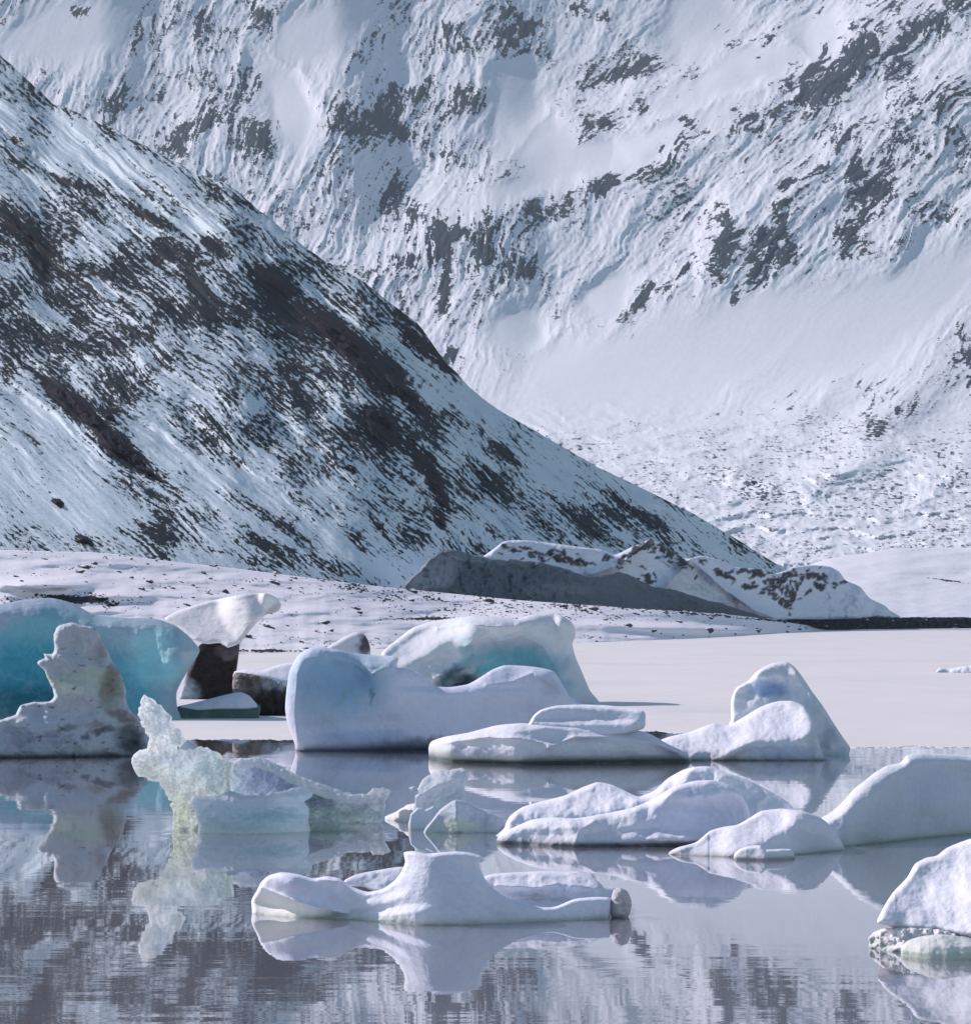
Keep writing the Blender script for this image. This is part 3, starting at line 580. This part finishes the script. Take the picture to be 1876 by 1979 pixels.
# I: the long flat floe with a peak at its right end
e = berg('ice_floe', 1240, 1472, 'long snow-covered floe with a pointed peak at its right end and a flat slab mid-way', 'ice floe')
body('snow_peak', [(1400, 1425), (1412, 1390), (1412, 1355), (1422, 1330), (1445, 1316), (1460, 1300), (1478, 1288), (1500, 1280), (1520, 1279), (1534, 1288), (1548, 1305), (1570, 1338), (1590, 1365), (1612, 1400), (1632, 1430), (1643, 1446), (1640, 1458)], [(1400, 1462), (1643, 1462)], e, s0=.55, dy=.6, Rf=8, Tf=.4, Tb=2.5, seed=20,
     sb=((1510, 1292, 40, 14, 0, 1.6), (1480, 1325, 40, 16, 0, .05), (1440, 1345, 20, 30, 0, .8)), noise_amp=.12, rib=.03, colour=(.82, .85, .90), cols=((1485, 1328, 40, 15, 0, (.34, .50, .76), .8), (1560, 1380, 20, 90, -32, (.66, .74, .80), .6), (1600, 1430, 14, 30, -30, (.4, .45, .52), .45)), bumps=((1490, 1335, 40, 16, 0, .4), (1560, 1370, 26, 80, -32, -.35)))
body('snow_mound', [(1255, 1444), (1290, 1425), (1330, 1416), (1350, 1408), (1380, 1398), (1400, 1402), (1412, 1400), (1440, 1384), (1470, 1366), (1500, 1356), (1530, 1355), (1555, 1366), (1570, 1390), (1580, 1430), (1590, 1460)], [(1255, 1469), (1600, 1470)], e, s0=.35, dy=-.2, Rf=14, Tf=.5, Tb=2, seed=21,
     sb=((1480, 1405, 100, 34, 8, 2.6), (1350, 1432, 110, 20, 5, 2.6), (1500, 1450, 70, 18, 0, .08)), noise_amp=.10, rib=.05, bumps=((1420, 1450, 40, 12, 30, -.3),), cols=((1520, 1455, 60, 14, 0, (.50, .60, .84), .6), (1570, 1440, 10, 34, 0, (.5, .54, .6), .5)), wl=((.06, .10, .09), 6, .85))
body('snow_tongue', [(828, 1446), (834, 1433), (860, 1424), (905, 1416), (960, 1402), (1010, 1398), (1060, 1402), (1120, 1405), (1200, 1408), (1250, 1416), (1290, 1438), (1315, 1450), (1330, 1462)], [(830, 1462), (860, 1470), (1000, 1475), (1330, 1471)], e, s0=.45, dy=-1.0, Rf=9, Tf=.35, Tb=2.2, seed=22, noise_amp=.10, ns=60, rib=.04,
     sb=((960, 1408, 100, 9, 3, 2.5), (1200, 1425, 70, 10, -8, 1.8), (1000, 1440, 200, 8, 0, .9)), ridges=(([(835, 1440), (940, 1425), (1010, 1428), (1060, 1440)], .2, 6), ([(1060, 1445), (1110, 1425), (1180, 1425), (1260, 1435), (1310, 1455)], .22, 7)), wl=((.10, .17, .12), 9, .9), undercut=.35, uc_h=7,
     bumps=((850, 1452, 30, 12, 0, -.2),), cols=((900, 1450, 60, 9, -5, (.46, .54, .76), .4), (855, 1455, 28, 12, -20, (.72, .80, .70), .6)))
body('snow_slab', [(1012, 1416), (1022, 1398), (1030, 1384), (1045, 1372), (1075, 1364), (1120, 1362), (1180, 1364), (1243, 1374), (1247, 1392), (1244, 1408), (1200, 1420), (1150, 1424), (1090, 1424), (1050, 1420), (1030, 1418)], [(1010, 1470), (1250, 1470)], e, closed_bottom=[], depth=float(Yw(1470))-1.6, s0=.5, Rf=6, Tf=.25, Tb=1.8, seed=23,
     sb=((1130, 1395, 100, 7, 0, 2.5), (1130, 1366, 110, 5, -3, 2.0)), rib=.03, noise_amp=.05, wl=None, cols=((1190, 1382, 60, 7, -6, (.55, .62, .72), .5),))

# J: glassy, wind-carved ice in the left foreground
e = berg('broken_ice', 430, 1605, 'glassy wind-carved ice formation with a twisted horn at left foreground', 'ice formation')
J = dict(mat=M_clear, ice=.85, Rb=22, wl=((.80, .90, .80), 7, .5))
body('ridge_wing', [(430, 1590), (436, 1500), (445, 1468), (470, 1466), (500, 1464), (530, 1475), (560, 1492), (600, 1508), (640, 1522), (680, 1536), (712, 1532), (720, 1526), (745, 1522), (757, 1531), (745, 1545), (742, 1580), (740, 1588)], [(430, 1592), (740, 1590)], e, Rf=7, Tf=.12, Tb=.5, s0=.5, seed=30, noise_amp=.14, ns=26, rib=.06, fine=.03, jag=6, js=10, colour=(.78, .86, .92), g=1.6,
     ridges=(([(520, 1475), (600, 1515), (680, 1545), (720, 1545)], .2, 8),), cols=((520, 1505, 50, 26, -10, (.44, .52, .72), .7), (600, 1545, 50, 20, -15, (.20, .28, .36), .75), (650, 1575, 60, 14, 0, (.56, .70, .62), .7), (740, 1535, 30, 30, 0, (.86, .88, .90), .9), (700, 1555, 40, 10, 0, (.35, .42, .48), .5)), **J)
body('twisted_horn', [(335, 1600), (333, 1570), (325, 1540), (312, 1520), (310, 1514), (297, 1508), (290, 1512), (283, 1505), (268, 1500), (258, 1488), (254, 1474), (262, 1458), (276, 1446), (288, 1436), (287, 1422), (277, 1410), (270, 1396), (268, 1378), (272, 1356), (280, 1346), (294, 1350), (310, 1365), (326, 1382), (338, 1398), (350, 1412), (357, 1428), (350, 1440), (342, 1444), (348, 1452), (372, 1446), (405, 1446), (430, 1462), (448, 1478), (450, 1520), (440, 1560), (400, 1600)], [(330, 1606), (440, 1603)], e, Rf=9, Tf=.16, Tb=.35, s0=.12, seed=31, noise_amp=.16, ns=26, rib=.07, fine=.045, jag=8, js=9, colour=(.98, 1, 1), g=1.5,
     bumps=((370, 1500, 40, 30, 0, .2), (290, 1470, 25, 20, 0, -.15), (320, 1400, 25, 20, 0, -.08)), cols=((300, 1492, 40, 18, 0, (.90, .93, .86), .8), (345, 1570, 24, 40, 0, (.92, .97, .84), .8), (420, 1500, 34, 34, 0, (.78, .90, .90), .6), (310, 1390, 20, 26, 0, (.84, .90, .98), .6), (395, 1480, 30, 14, 0, (.80, .90, .95), .6), (330, 1470, 24, 30, 0, (.88, .96, 1), .6), (440, 1500, 8, 30, 0, (.62, .70, .58), .4)), **J)
body('ice_bowl', [(383, 1585), (376, 1562), (366, 1545), (378, 1538), (400, 1541), (425, 1538), (445, 1530), (470, 1537), (500, 1538), (525, 1530), (545, 1530), (575, 1522), (592, 1524), (606, 1534), (596, 1546), (588, 1550), (597, 1564), (596, 1580), (598, 1598)], [(385, 1609), (470, 1611), (598, 1605)], e, Rf=6, Tf=.14, Tb=.9, s0=.1, dy=-.3, seed=32, noise_amp=.06, ns=40, rib=.02, fine=.012, jag=3.5, js=11, colour=(.74, .86, .92), g=1.6, undercut=.06,
     sb=((480, 1537, 120, 7, 3, 1.5),), cols=((480, 1540, 120, 8, 3, (.84, .88, .97), .8), (520, 1578, 60, 9, 0, (.42, .72, .80), .7), (450, 1598, 60, 7, 0, (.55, .76, .78), .5), (450, 1560, 60, 10, 0, (.82, .90, .94), .5)), **J)
body('ridge_arm', [(436, 1490), (440, 1472), (470, 1466), (500, 1464), (530, 1475), (560, 1492), (600, 1508), (640, 1522), (680, 1536), (712, 1534), (716, 1548), (680, 1554), (640, 1546), (600, 1532), (560, 1514), (530, 1496), (490, 1484)], [(430, 1592), (740, 1590)], e, closed_bottom=[], depth=float(Yw(1592))-.12, Rf=6, Tf=.1, Tb=.3, s0=.6, seed=34, noise_amp=.05, ns=16, rib=.03, fine=.01, jag=4, js=8, colour=(.90, .94, .97), g=1.5, wl=None, mat=M_clear, ice=.6)
def _arm():
    return body('ice_spike', [(345, 1448), (352, 1436), (362, 1430), (372, 1436), (384, 1445), (392, 1452), (380, 1454), (360, 1450)], [(340, 1592), (400, 1592)], e, closed_bottom=[], depth=float(Yw(1592)), Rf=4, Tf=.06, Tb=.1, s0=.2, seed=33, colour=(.62, .68, .74), g=1.5, wl=None, mat=M_clear, ice=.6)
_arm()
o = body('ice_fragment', [(600, 1603), (606, 1592), (618, 1591), (624, 1586), (632, 1590), (640, 1583), (646, 1590), (657, 1586), (659, 1594), (656, 1603)], [(600, 1607), (657, 1607)], None, Rf=3, Tf=.05, Tb=.25, Rb=8, seed=35, jag=2, js=5, colour=(.80, .88, .80), ice=.8, g=1.2, sink=8, mat=M_clear, noise_amp=.03, ns=8)
tag(o, 'tiny pale green crumb of ice afloat right of the carved ice bowl', 'ice fragment')

# K: small faceted fragment
e = berg('ice_fragment', 880, 1606, 'small faceted ice fragment with a leaning upright lobe left of the snow mound', 'ice fragment')
body('upright_lobe', [(796, 1590), (800, 1555), (803, 1535), (790, 1524), (800, 1520), (806, 1526), (815, 1508), (832, 1496), (850, 1489), (870, 1488), (892, 1484), (904, 1490), (906, 1502), (898, 1520), (900, 1545), (900, 1580)], [(795, 1598), (905, 1598)], e, Rf=8, Tf=.15, Tb=.6, s0=.4, seed=36, rib=.04, noise_amp=.06, ns=30, jag=2, js=8, colour=(.74, .80, .86), ice=.5, g=1.6, ridges=(([(800, 1545), (840, 1520), (880, 1505)], .1, 6),), sb=((850, 1500, 50, 12, 30, 1.4),), mat=M_clear)
body('low_tail', [(744, 1578), (760, 1572), (780, 1560), (800, 1553), (815, 1560), (820, 1585)], [(744, 1584), (820, 1592)], e, Rf=6, Tf=.12, Tb=.5, s0=1.2, seed=37, jag=2, js=8, colour=(.88, .88, .88), ice=.4, g=1.6)
body('side_facet', [(789, 1598), (794, 1574), (806, 1561), (822, 1565), (838, 1558), (851, 1574), (850, 1598)], [(791, 1603), (850, 1603)], e, dy=-.15, Rf=5, Tf=.1, Tb=.5, s0=.2, seed=38, jag=2, js=7, colour=(.66, .74, .86), ice=.3, sink=6, g=1.6)
body('pyramid', [(820, 1604), (835, 1585), (850, 1565), (868, 1552), (880, 1546), (900, 1550), (925, 1562), (955, 1574), (975, 1582), (985, 1600)], [(820, 1607), (985, 1606)], e, dy=-.35, Rf=5, Tf=.14, Tb=.8, s0=.35, seed=39, rib=.02, colour=(.60, .68, .78), ice=.5, g=1.6, bumps=((880, 1580, 22, 30, 0, -.18),), ridges=(([(880, 1546), (885, 1604)], .15, 16),), cols=((885, 1595, 34, 14, 0, (.70, .80, .64), .8),))

# L: broad snow mound
e = berg('ice_floe', 1240, 1630, 'broad rounded snow mound of a floe with a shaded blue dome, centre right', 'ice floe')
body('rear_ridge', [(975, 1600), (985, 1578), (1010, 1560), (1050, 1548), (1090, 1538), (1125, 1522), (1155, 1512), (1185, 1518), (1215, 1532), (1235, 1540), (1265, 1528), (1290, 1505), (1320, 1488), (1345, 1482), (1372, 1482), (1400, 1492), (1440, 1505), (1480, 1525), (1510, 1542), (1530, 1558), (1560, 1600)], [(970, 1618), (1560, 1618)], e, s0=.7, Rf=12, Tf=.3, Tb=1.4, seed=40, noise_amp=.09, rib=.03,
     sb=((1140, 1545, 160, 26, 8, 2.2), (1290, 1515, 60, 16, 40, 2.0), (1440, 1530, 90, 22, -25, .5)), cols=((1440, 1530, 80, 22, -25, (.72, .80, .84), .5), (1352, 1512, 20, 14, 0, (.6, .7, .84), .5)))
body('snow_dome', [(960, 1622), (975, 1608), (1000, 1596), (1030, 1584), (1070, 1580), (1110, 1582), (1160, 1574), (1220, 1562), (1260, 1545), (1300, 1522), (1340, 1510), (1375, 1508), (1405, 1516), (1432, 1535), (1446, 1560), (1452, 1590), (1480, 1605), (1500, 1620)], [(960, 1626), (1100, 1632), (1300, 1631), (1500, 1626)], e, dy=-.6, s0=.35, Rf=12, Tf=.24, Tb=1.3, seed=41, noise_amp=.07, rib=.01, fine=.004,
     sb=((1140, 1586, 160, 11, 4, 2.0), (1350, 1555, 90, 36, 8, .05), (1250, 1618, 200, 8, 0, .9), (1225, 1575, 60, 14, 30, 1.2)), ridges=(([(1110, 1632), (1120, 1605), (1150, 1585)], .1, 10),), bumps=((1340, 1620, 140, 12, 0, -.2), (1350, 1540, 90, 26, 5, -.22)), cols=((1345, 1565, 100, 36, 5, (.58, .66, .88), .6), (1020, 1610, 60, 12, 10, (.66, .72, .88), .5)), wl=((.06, .08, .10), 4, .85))  # blue over the dome face paints its shade into the colour

# N: right big berg, then M: lit floe in front of it
e = body('iceberg', [(1560, 1625), (1575, 1590), (1608, 1568), (1630, 1548), (1650, 1525), (1672, 1508), (1692, 1492), (1714, 1480), (1740, 1474), (1752, 1460), (1780, 1456), (1830, 1458), (1876, 1460), (1960, 1455), (2060, 1475), (2120, 1520), (2140, 1600)], [(1560, 1634), (1640, 1636), (1760, 1622), (1876, 1611), (2140, 1596)], None, Rf=20, Tf=.55, Tb=2, Rb=70, s0=.12, seed=43, noise_amp=.10, ns=70, fine=.004, rib=.01, colour=(.76, .80, .86), g=2,
     sb=((1680, 1520, 110, 14, 38, 1.4), (1830, 1462, 100, 9, 0, 1.8)), bumps=((1700, 1560, 60, 70, 30, -.25),), cols=((1800, 1520, 60, 40, 0, (.62, .70, .88), .5), (1760, 1590, 160, 34, 4, (.58, .66, .74), .5)), wl=((.26, .38, .26), 6, .85))
tag(e, 'tall plain snow-blue iceberg running out of the right edge behind the low lit floe', 'iceberg')
e = berg('ice_floe', 1460, 1655, 'low sunlit floe with small stepped lumps along its front, before the tall right iceberg', 'ice floe')
body('snow_back', [(1292, 1648), (1310, 1638), (1345, 1628), (1372, 1606), (1400, 1598), (1425, 1594), (1450, 1580), (1470, 1568), (1510, 1563), (1550, 1568), (1580, 1578), (1600, 1592), (1620, 1618), (1632, 1640)], [(1292, 1652), (1420, 1657), (1540, 1652), (1632, 1643)], e, s0=.5, Rf=7, Tf=.2, Tb=1.2, seed=45, noise_amp=.045, rib=.015, fine=.004, sb=((1440, 1612, 110, 26, 20, 2.6), (1480, 1580, 70, 14, 0, 2.2), (1570, 1625, 50, 24, -20, .2)), cols=((1570, 1630, 50, 20, -20, (.62, .70, .74), .5),), wl=((.30, .26, .18), 5, .7), sink=12)
body('front_lump', [(1418, 1652), (1428, 1642), (1445, 1636), (1470, 1634), (1480, 1642), (1510, 1641), (1528, 1642), (1534, 1650)], [(1418, 1658), (1478, 1660), (1536, 1657)], e, dy=-.4, s0=.6, Rf=6, Tf=.15, Tb=.6, seed=46, noise_amp=.03, g=1.6, wl=((.26, .22, .18), 4, .6), sink=10)

# O: lower right block
e = berg('iceberg', 1830, 1845, 'bright snow block at the lower right corner resting on clear ice slabs', 'iceberg')
body('snow_block', [(1694, 1784), (1700, 1768), (1712, 1745), (1728, 1722), (1752, 1697), (1768, 1670), (1790, 1658), (1810, 1654), (1828, 1640), (1850, 1630), (1880, 1620), (1960, 1600), (2060, 1620), (2110, 1720), (2110, 1840), (1990, 1838), (1900, 1822), (1870, 1812), (1820, 1802), (1780, 1800), (1740, 1796), (1715, 1790)], [(1690, 1845), (2110, 1850)], e, closed_bottom=[], depth=float(Yw(1845)), s0=1.0, Rf=12, Tf=.2, Tb=1.2, seed=48, noise_amp=.07, ns=60, rib=.01, fine=.003, wl=None, sb=((1850, 1740, 160, 80, 20, 1.9),), bumps=((1960, 1740, 130, 90, 0, -.5),), cols=((1790, 1797, 90, 5, -8, (.3, .3, .3), .6),))
body('ice_slab', [(1742, 1830), (1755, 1818), (1780, 1810), (1820, 1806), (1860, 1812), (1900, 1822), (2110, 1830), (2110, 1850)], [(1742, 1838), (1800, 1845), (1876, 1846), (2110, 1852)], e, dy=-.5, s0=.6, Rf=8, Tf=.12, Tb=1, seed=49, noise_amp=.04, colour=(.84, .86, .86), ice=.4, sb=((1830, 1822, 90, 9, 0, 2.0),), wl=((.58, .68, .58), 10, .7), g=1.8)
body('clear_shard', [(1678, 1822), (1682, 1806), (1700, 1798), (1740, 1792), (1800, 1795), (1850, 1804), (1860, 1830)], [(1680, 1830), (1740, 1840), (1860, 1842)], e, dy=-.1, s0=.9, Rf=6, Tf=.1, Tb=.6, seed=50, noise_amp=.08, ns=14, rib=.05, jag=3, js=9, colour=(.84, .84, .88), ice=.3, g=1.8, cols=((1700, 1818, 26, 14, 0, (.5, .52, .56), .5),))

# P: foreground floe
e = berg('ice_floe', 840, 1780, 'foreground floe with a square snow tower in the middle and wings on both sides', 'ice floe')
body('rear_wing', [(935, 1750), (930, 1700), (950, 1690), (1000, 1686), (1060, 1684), (1110, 1686), (1150, 1700), (1165, 1712), (1185, 1716), (1195, 1726), (1192, 1745), (1180, 1768)], [(935, 1772), (1185, 1768)], e, dy=.2, s0=.7, Rf=9, Tf=.2, Tb=.8, seed=52, noise_amp=.06, ns=44, rib=.03, fine=.008, sb=((1050, 1702, 110, 14, 0, 2.4), (1070, 1745, 110, 14, 0, .1)), ridges=(([(960, 1712), (1040, 1716), (1080, 1708), (1150, 1718)], .08, 5),), bumps=((1020, 1735, 60, 12, 0, .2),), cols=((1110, 1722, 60, 14, -6, (.56, .64, .80), .5), (1070, 1738, 60, 6, -6, (.46, .50, .50), .5)))
body('rear_shelf', [(660, 1712), (668, 1700), (690, 1690), (730, 1682), (780, 1676), (800, 1700), (780, 1735), (720, 1722), (700, 1714)], [(655, 1774), (805, 1774)], e, closed_bottom=[], depth=float(Yw(1770))+.25, s0=1.4, Rf=7, Tf=.1, Tb=.5, seed=53, noise_amp=.04, rib=.02, wl=None, colour=(.76, .80, .86))
body('snow_tower', [(487, 1760), (486, 1740), (496, 1722), (505, 1705), (520, 1692), (545, 1686), (575, 1690), (605, 1698), (630, 1694), (655, 1698), (680, 1714), (710, 1724), (740, 1718), (765, 1700), (778, 1680), (783, 1665), (780, 1648), (800, 1645), (825, 1650), (850, 1648), (880, 1646), (905, 1648), (932, 1656), (925, 1668), (930, 1685), (945, 1710), (970, 1730), (1000, 1745), (1050, 1754), (1075, 1752), (1110, 1738), (1150, 1734), (1178, 1736), (1180, 1755), (1178, 1772)],
     [(486, 1764), (560, 1771), (620, 1774), (700, 1778), (820, 1787), (960, 1783), (1100, 1777), (1178, 1774)], e, dy=-.15, s0=.22, Rf=8, Tf=.2, Tb=.8, Rb=30, seed=54, noise_amp=.035, ns=60, rib=.01, fine=.003, g=1.7, colour=(.84, .87, .98),
     sb=((720, 1745, 70, 10, 20, 1.4), (780, 1758, 60, 8, 8, 1.3), (880, 1650, 60, 5, 0, .8)),
     bumps=((560, 1705, 60, 22, -10, -.22), (520, 1750, 50, 14, -10, .18), (850, 1700, 60, 60, 0, -.12), (690, 1768, 60, 12, 10, .15)), ridges=(([(505, 1715), (560, 1738), (620, 1756), (670, 1766)], .10, 5), ([(545, 1690), (605, 1700), (660, 1705), (700, 1740)], .06, 6)),
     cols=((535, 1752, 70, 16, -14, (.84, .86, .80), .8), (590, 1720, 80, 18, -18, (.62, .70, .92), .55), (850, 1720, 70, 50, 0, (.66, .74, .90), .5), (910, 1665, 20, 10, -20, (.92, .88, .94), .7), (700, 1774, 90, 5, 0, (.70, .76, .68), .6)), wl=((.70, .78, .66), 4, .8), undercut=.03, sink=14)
body('gravel_ball', [(1178, 1758), (1181, 1735), (1186, 1720), (1200, 1716), (1213, 1724), (1220, 1742), (1219, 1760), (1212, 1776), (1198, 1780), (1184, 1776)], [(1170, 1776), (1225, 1776)], e, closed_bottom=[], depth=float(Yw(1774))-.1, Rf=20, Tf=.2, Tb=.2, Rb=20, s0=0, seed=55, colour=(.66, .64, .66), ice=.3, wl=None, g=1.5, noise_amp=.03, ns=10, cols=((1205, 1745, 10, 20, 0, (.55, .53, .52), .5),))

# Q: flat plate far out on the frozen lake
e = body('ice_floe', [(1808, 1298), (1816, 1291), (1840, 1292), (1860, 1288), (1900, 1284), (1980, 1286), (2000, 1298)], [(1808, 1300), (2000, 1302)], None, Rf=4, Tf=.4, Tb=4, s0=1.2, seed=57, noise_amp=.3, ns=20, wl=((.3, .4, .5), 3, .7), sink=4)
tag(e, 'thin bluish plate of ice far out on the frozen lake at the right edge', 'ice floe')

# ------------------------------------------------------------------ glacier front behind the beach
def gl(name, top, bot, depth, **kw):
    return body(name, top, [(top[0][0]-10, 1215), (top[-1][0]+10, 1215)], None, closed_bottom=bot, depth=depth, wl=None, **kw)
def rockify(o, rk, wm=.6):
    pass
GR = (.02, .022, .03); GW = (.035, .014, .022)
def glacier_hill():
    us = np.arange(1380, 2060, 2.4); n = 90; t = np.linspace(0, 1, n)[:, None]
    U = np.broadcast_to(us, (n, len(us))).copy()
    top = spl([(1380, 1200), (1440, 1168), (1500, 1120), (1560, 1090), (1640, 1072), (1700, 1064), (1760, 1060), (1876, 1058), (2100, 1052)], us, 50)+3*fbm(us/140, us*0, 2, 2)
    cl = 1194+2.2*fbm(us/90, us*0+2, 2, 3)                   # top of the dark ice step at the water
    k = t/.16; V = np.where(k < 1, 1216+(cl-1216)*np.clip(k, 0, 1), cl+(top-cl)*np.clip((t-.16)/.84, 0, 1))
    q = np.clip((t-.16)/.84, 0, 1)
    Y = spl([(1380, 850), (1500, 880), (2100, 960)], us, 60)+q*250
    Y = Y+sstep(0, .1, q)*(-9*fbm(U/190, V/40, 3, 5)-3*ridged(U/170+V/60, V/26, 2, 6))+(1-sstep(0, .02, q))*3*fbm(U/9, V/9, 4, 8)
    P = world(U, V, Y); back = P[-1].copy(); back[:, 1] += 80; back[:, 2] -= 12
    P = np.concatenate([P, back[None]], 0)
    rk = .16+.30*fbm(U/8, V/4, 4, 11)+.9*(1-sstep(0, .015, q))-.5*sstep(.4, .7, fbm(U/30, V/6, 3, 12)+.2)*(q <= 0)
    rk = rk+.5*blob(U, V, (1830, 1122, 60, 2.5, -8))+.4*blob(U, V, (1560, 1135, 40, 14, 0))
    rk = np.concatenate([rk, rk[-1:]*0], 0)
    tag(mesh_obj('glacier_hill', P.reshape(-1, 3), gridfaces(*P.shape[:2])[:, ::-1], M_glac, attrs={'rock': rk, 'warm': rk*0}), kind='structure')
glacier_hill()
rr = random.Random(5)
pk = []
for k in range(46):
    t_ = rr.random(); x_ = 1195+130*t_; y_ = float(np.interp(x_, [1195, 1260, 1325], [1078, 1044, 1078]))+rr.uniform(1, 9); pk.append((x_, y_, rr.uniform(3, 9), rr.uniform(1.5, 3.5), 38 if x_ < 1260 else -34, GR, .95, .35))
for (cu, cv, ru, rv, ro, n) in ((1040, 1070, 80, 10, -6, 42), (1110, 1085, 40, 5, -8, 14), (1180, 1080, 16, 5, 0, 6), (1225, 1065, 40, 6, 38, 18), (1300, 1085, 34, 12, -30, 26), (1250, 1115, 40, 14, -20, 16), (1460, 1105, 34, 12, -10, 30), (1510, 1120, 30, 14, 40, 34), (1530, 1150, 26, 18, 60, 28), (1580, 1110, 34, 10, -12, 22), (1590, 1130, 26, 12, 0, 16), (1400, 1110, 60, 4, -30, 16), (1470, 1140, 60, 5, -20, 18)):
    for k in range(n):
        a = rr.gauss(0, .6)*ru; b = rr.gauss(0, .6)*rv; c_, s_ = math.cos(R(ro)), math.sin(R(ro))
        pk.append((cu+a*c_+b*s_, cv-a*s_+b*c_, rr.uniform(3, 10), rr.uniform(1.6, 4.6), rr.choice((ro, ro+20, 0)), rr.choice((GR, GR, GW)), .95, .35))
o = gl('glacier_snowfield', [(900, 1100), (930, 1078), (955, 1060), (975, 1046), (1010, 1044), (1060, 1049), (1110, 1056), (1160, 1062), (1188, 1072), (1215, 1060), (1240, 1048), (1260, 1041), (1285, 1055), (1310, 1072), (1330, 1080), (1355, 1074), (1390, 1082), (1420, 1096), (1470, 1100), (1500, 1108), (1530, 1098), (1560, 1092), (1600, 1094), (1622, 1106), (1634, 1122), (1662, 1134), (1680, 1156), (1712, 1172), (1728, 1192)], [(1740, 1194), (1600, 1197), (1500, 1198), (1480, 1216), (900, 1200)], [(900, 575), (1100, 640), (1470, 800), (1560, 872), (1740, 915)], g=2.0, Rf=8, Tf=6, Tb=40, Rb=40, s0=1.1, seed=61, noise_amp=4, ns=40, fine=.7, rib=2, colour=(.74, .80, .90),
       sb=((1060, 1060, 110, 14, -4, 3),), ridges=(([(1260, 1041), (1200, 1090), (1140, 1110)], 14, 14), ([(1335, 1080), (1300, 1120), (1280, 1140)], 14, 14), ([(1335, 1080), (1400, 1140), (1460, 1180), (1500, 1195)], 14, 14), ([(1260, 1041), (1300, 1080), (1330, 1100)], 4, 9), ([(1540, 1095), (1510, 1130), (1530, 1170)], 5, 9)),
       cols=[(1400, 1150, 90, 22, -30, (.56, .64, .80), .5)]+pk)
tag(o, kind='structure')
o = gl('glacier_wall', [(780, 1135), (795, 1115), (815, 1095), (835, 1076), (858, 1064), (880, 1064), (905, 1070), (940, 1077), (985, 1082), (1040, 1086), (1090, 1098), (1130, 1112), (1165, 1112), (1195, 1106), (1225, 1116), (1262, 1134), (1300, 1140), (1340, 1152), (1400, 1168), (1450, 1184), (1490, 1200)], [(1490, 1214), (780, 1180)], [(780, 540), (1100, 600), (1490, 800)], g=2.0, Rf=6, Tf=4, Tb=25, Rb=40, s0=.12, seed=62, noise_amp=2.5, ns=40, fine=.6, rib=2.2, jag=3, js=16, colour=(.075, .115, .155), ice=.2,
       cols=((840, 1105, 50, 26, 20, (.26, .32, .38), .7), (930, 1080, 90, 7, -4, (.24, .30, .35), .5), (1110, 1120, 30, 6, 50, (.07, .08, .09), .7), (1080, 1140, 60, 12, 0, (.16, .21, .26), .6), (830, 1125, 40, 14, 0, (.34, .42, .52), .6), (990, 1110, 12, 30, 0, (.08, .12, .16), .5), (1180, 1145, 16, 26, 0, (.09, .13, .17), .5)))
tag(o, kind='structure')

# ------------------------------------------------------------------ boulders on the beach
def boulder_mesh(seed):
    rs = np.random.RandomState(seed)
    import bmesh
    bm = bmesh.new(); bmesh.ops.create_icosphere(bm, subdivisions=2, radius=.5)
    for v in bm.verts:
        k = 1+.22*math.sin(v.co.x*7+seed)*math.cos(v.co.y*6+seed*2)+rs.uniform(-.09, .09)
        v.co = (v.co.x*k*1.1, v.co.y*k*.8, v.co.z*k*.62)
    me = bpy.data.meshes.new('boulder'); bm.to_mesh(me); bm.free(); me.materials.append(M_stone); return me
BM = [boulder_mesh(i) for i in range(6)]
rr = random.Random(11); dg = None
def put_boulders():
    bpy.context.view_layer.update(); dg = bpy.context.evaluated_depsgraph_get()
    sh = bpy.data.objects['shore']; n = 0; tries = 0
    while n < 230 and tries < 3000:
        tries += 1
        u = rr.uniform(-20, 1560); vb = float(pl(SH_B, u)); vt = float(pl(SH_T, u)); v = vt+(vb-vt)*rr.random()**1.4
        if rr.random() < .3 and 800 < u: v = vt+rr.random()*14
        if abs(v-float(pl([(0, 1132), (1600, 1210)], u))) < 3: continue
        d = Vector(((u-UC)/F, 1, -(v-HV)/F)).normalized()
        hit, p, nn, _ = sh.ray_cast(Vector((0, 0, H)), d)
        if not hit: continue
        o = bpy.data.objects.new('boulder', BM[n % 6]); C.objects.link(o)
        px = rr.choice((5, 6, 7, 8, 9, 14)) if rr.random() < .6 else 5
        s = px*p.y/F*rr.uniform(.8, 1.3); o.scale = (s*rr.uniform(1, 1.7), s, s*.9); o.location = p+Vector((0, 0, .08*s)); o.rotation_euler = (rr.uniform(-.2, .2), rr.uniform(-.3, .3), rr.uniform(0, 6.3))
        where = ('behind the turquoise iceberg' if u < 330 else 'near the overhanging black-stemmed iceberg' if u < 620 else 'behind the big central icebergs' if u < 1100 else 'on the thin spit below the dark glacier wall')
        size = 'large' if s > .55 else 'small'
        tag(o, f'{size} dark boulder in beach snow {where}', 'boulder', f'{size} boulders {where}'); n += 1
put_boulders()

# ------------------------------------------------------------------ haze
T = NT('air'); vol = T.n('ShaderNodeVolumePrincipled'); vol.inputs['Color'].default_value = (.72, .86, 1.0, 1); vol.inputs['Density'].default_value = 5.5e-5
vol.inputs['Anisotropy'].default_value = 0.0
ou = T.n('ShaderNodeOutputMaterial'); T.l(vol.outputs[0], ou.inputs['Volume'])
import bmesh
bm = bmesh.new(); bmesh.ops.create_cube(bm, size=1); me = bpy.data.meshes.new('haze'); bm.to_mesh(me); bm.free(); me.materials.append(T.m)
hz = bpy.data.objects.new('haze', me); C.objects.link(hz); hz.scale = (3200, 4600, 900); hz.location = (0, 2200, 446); tag(hz, kind='stuff')
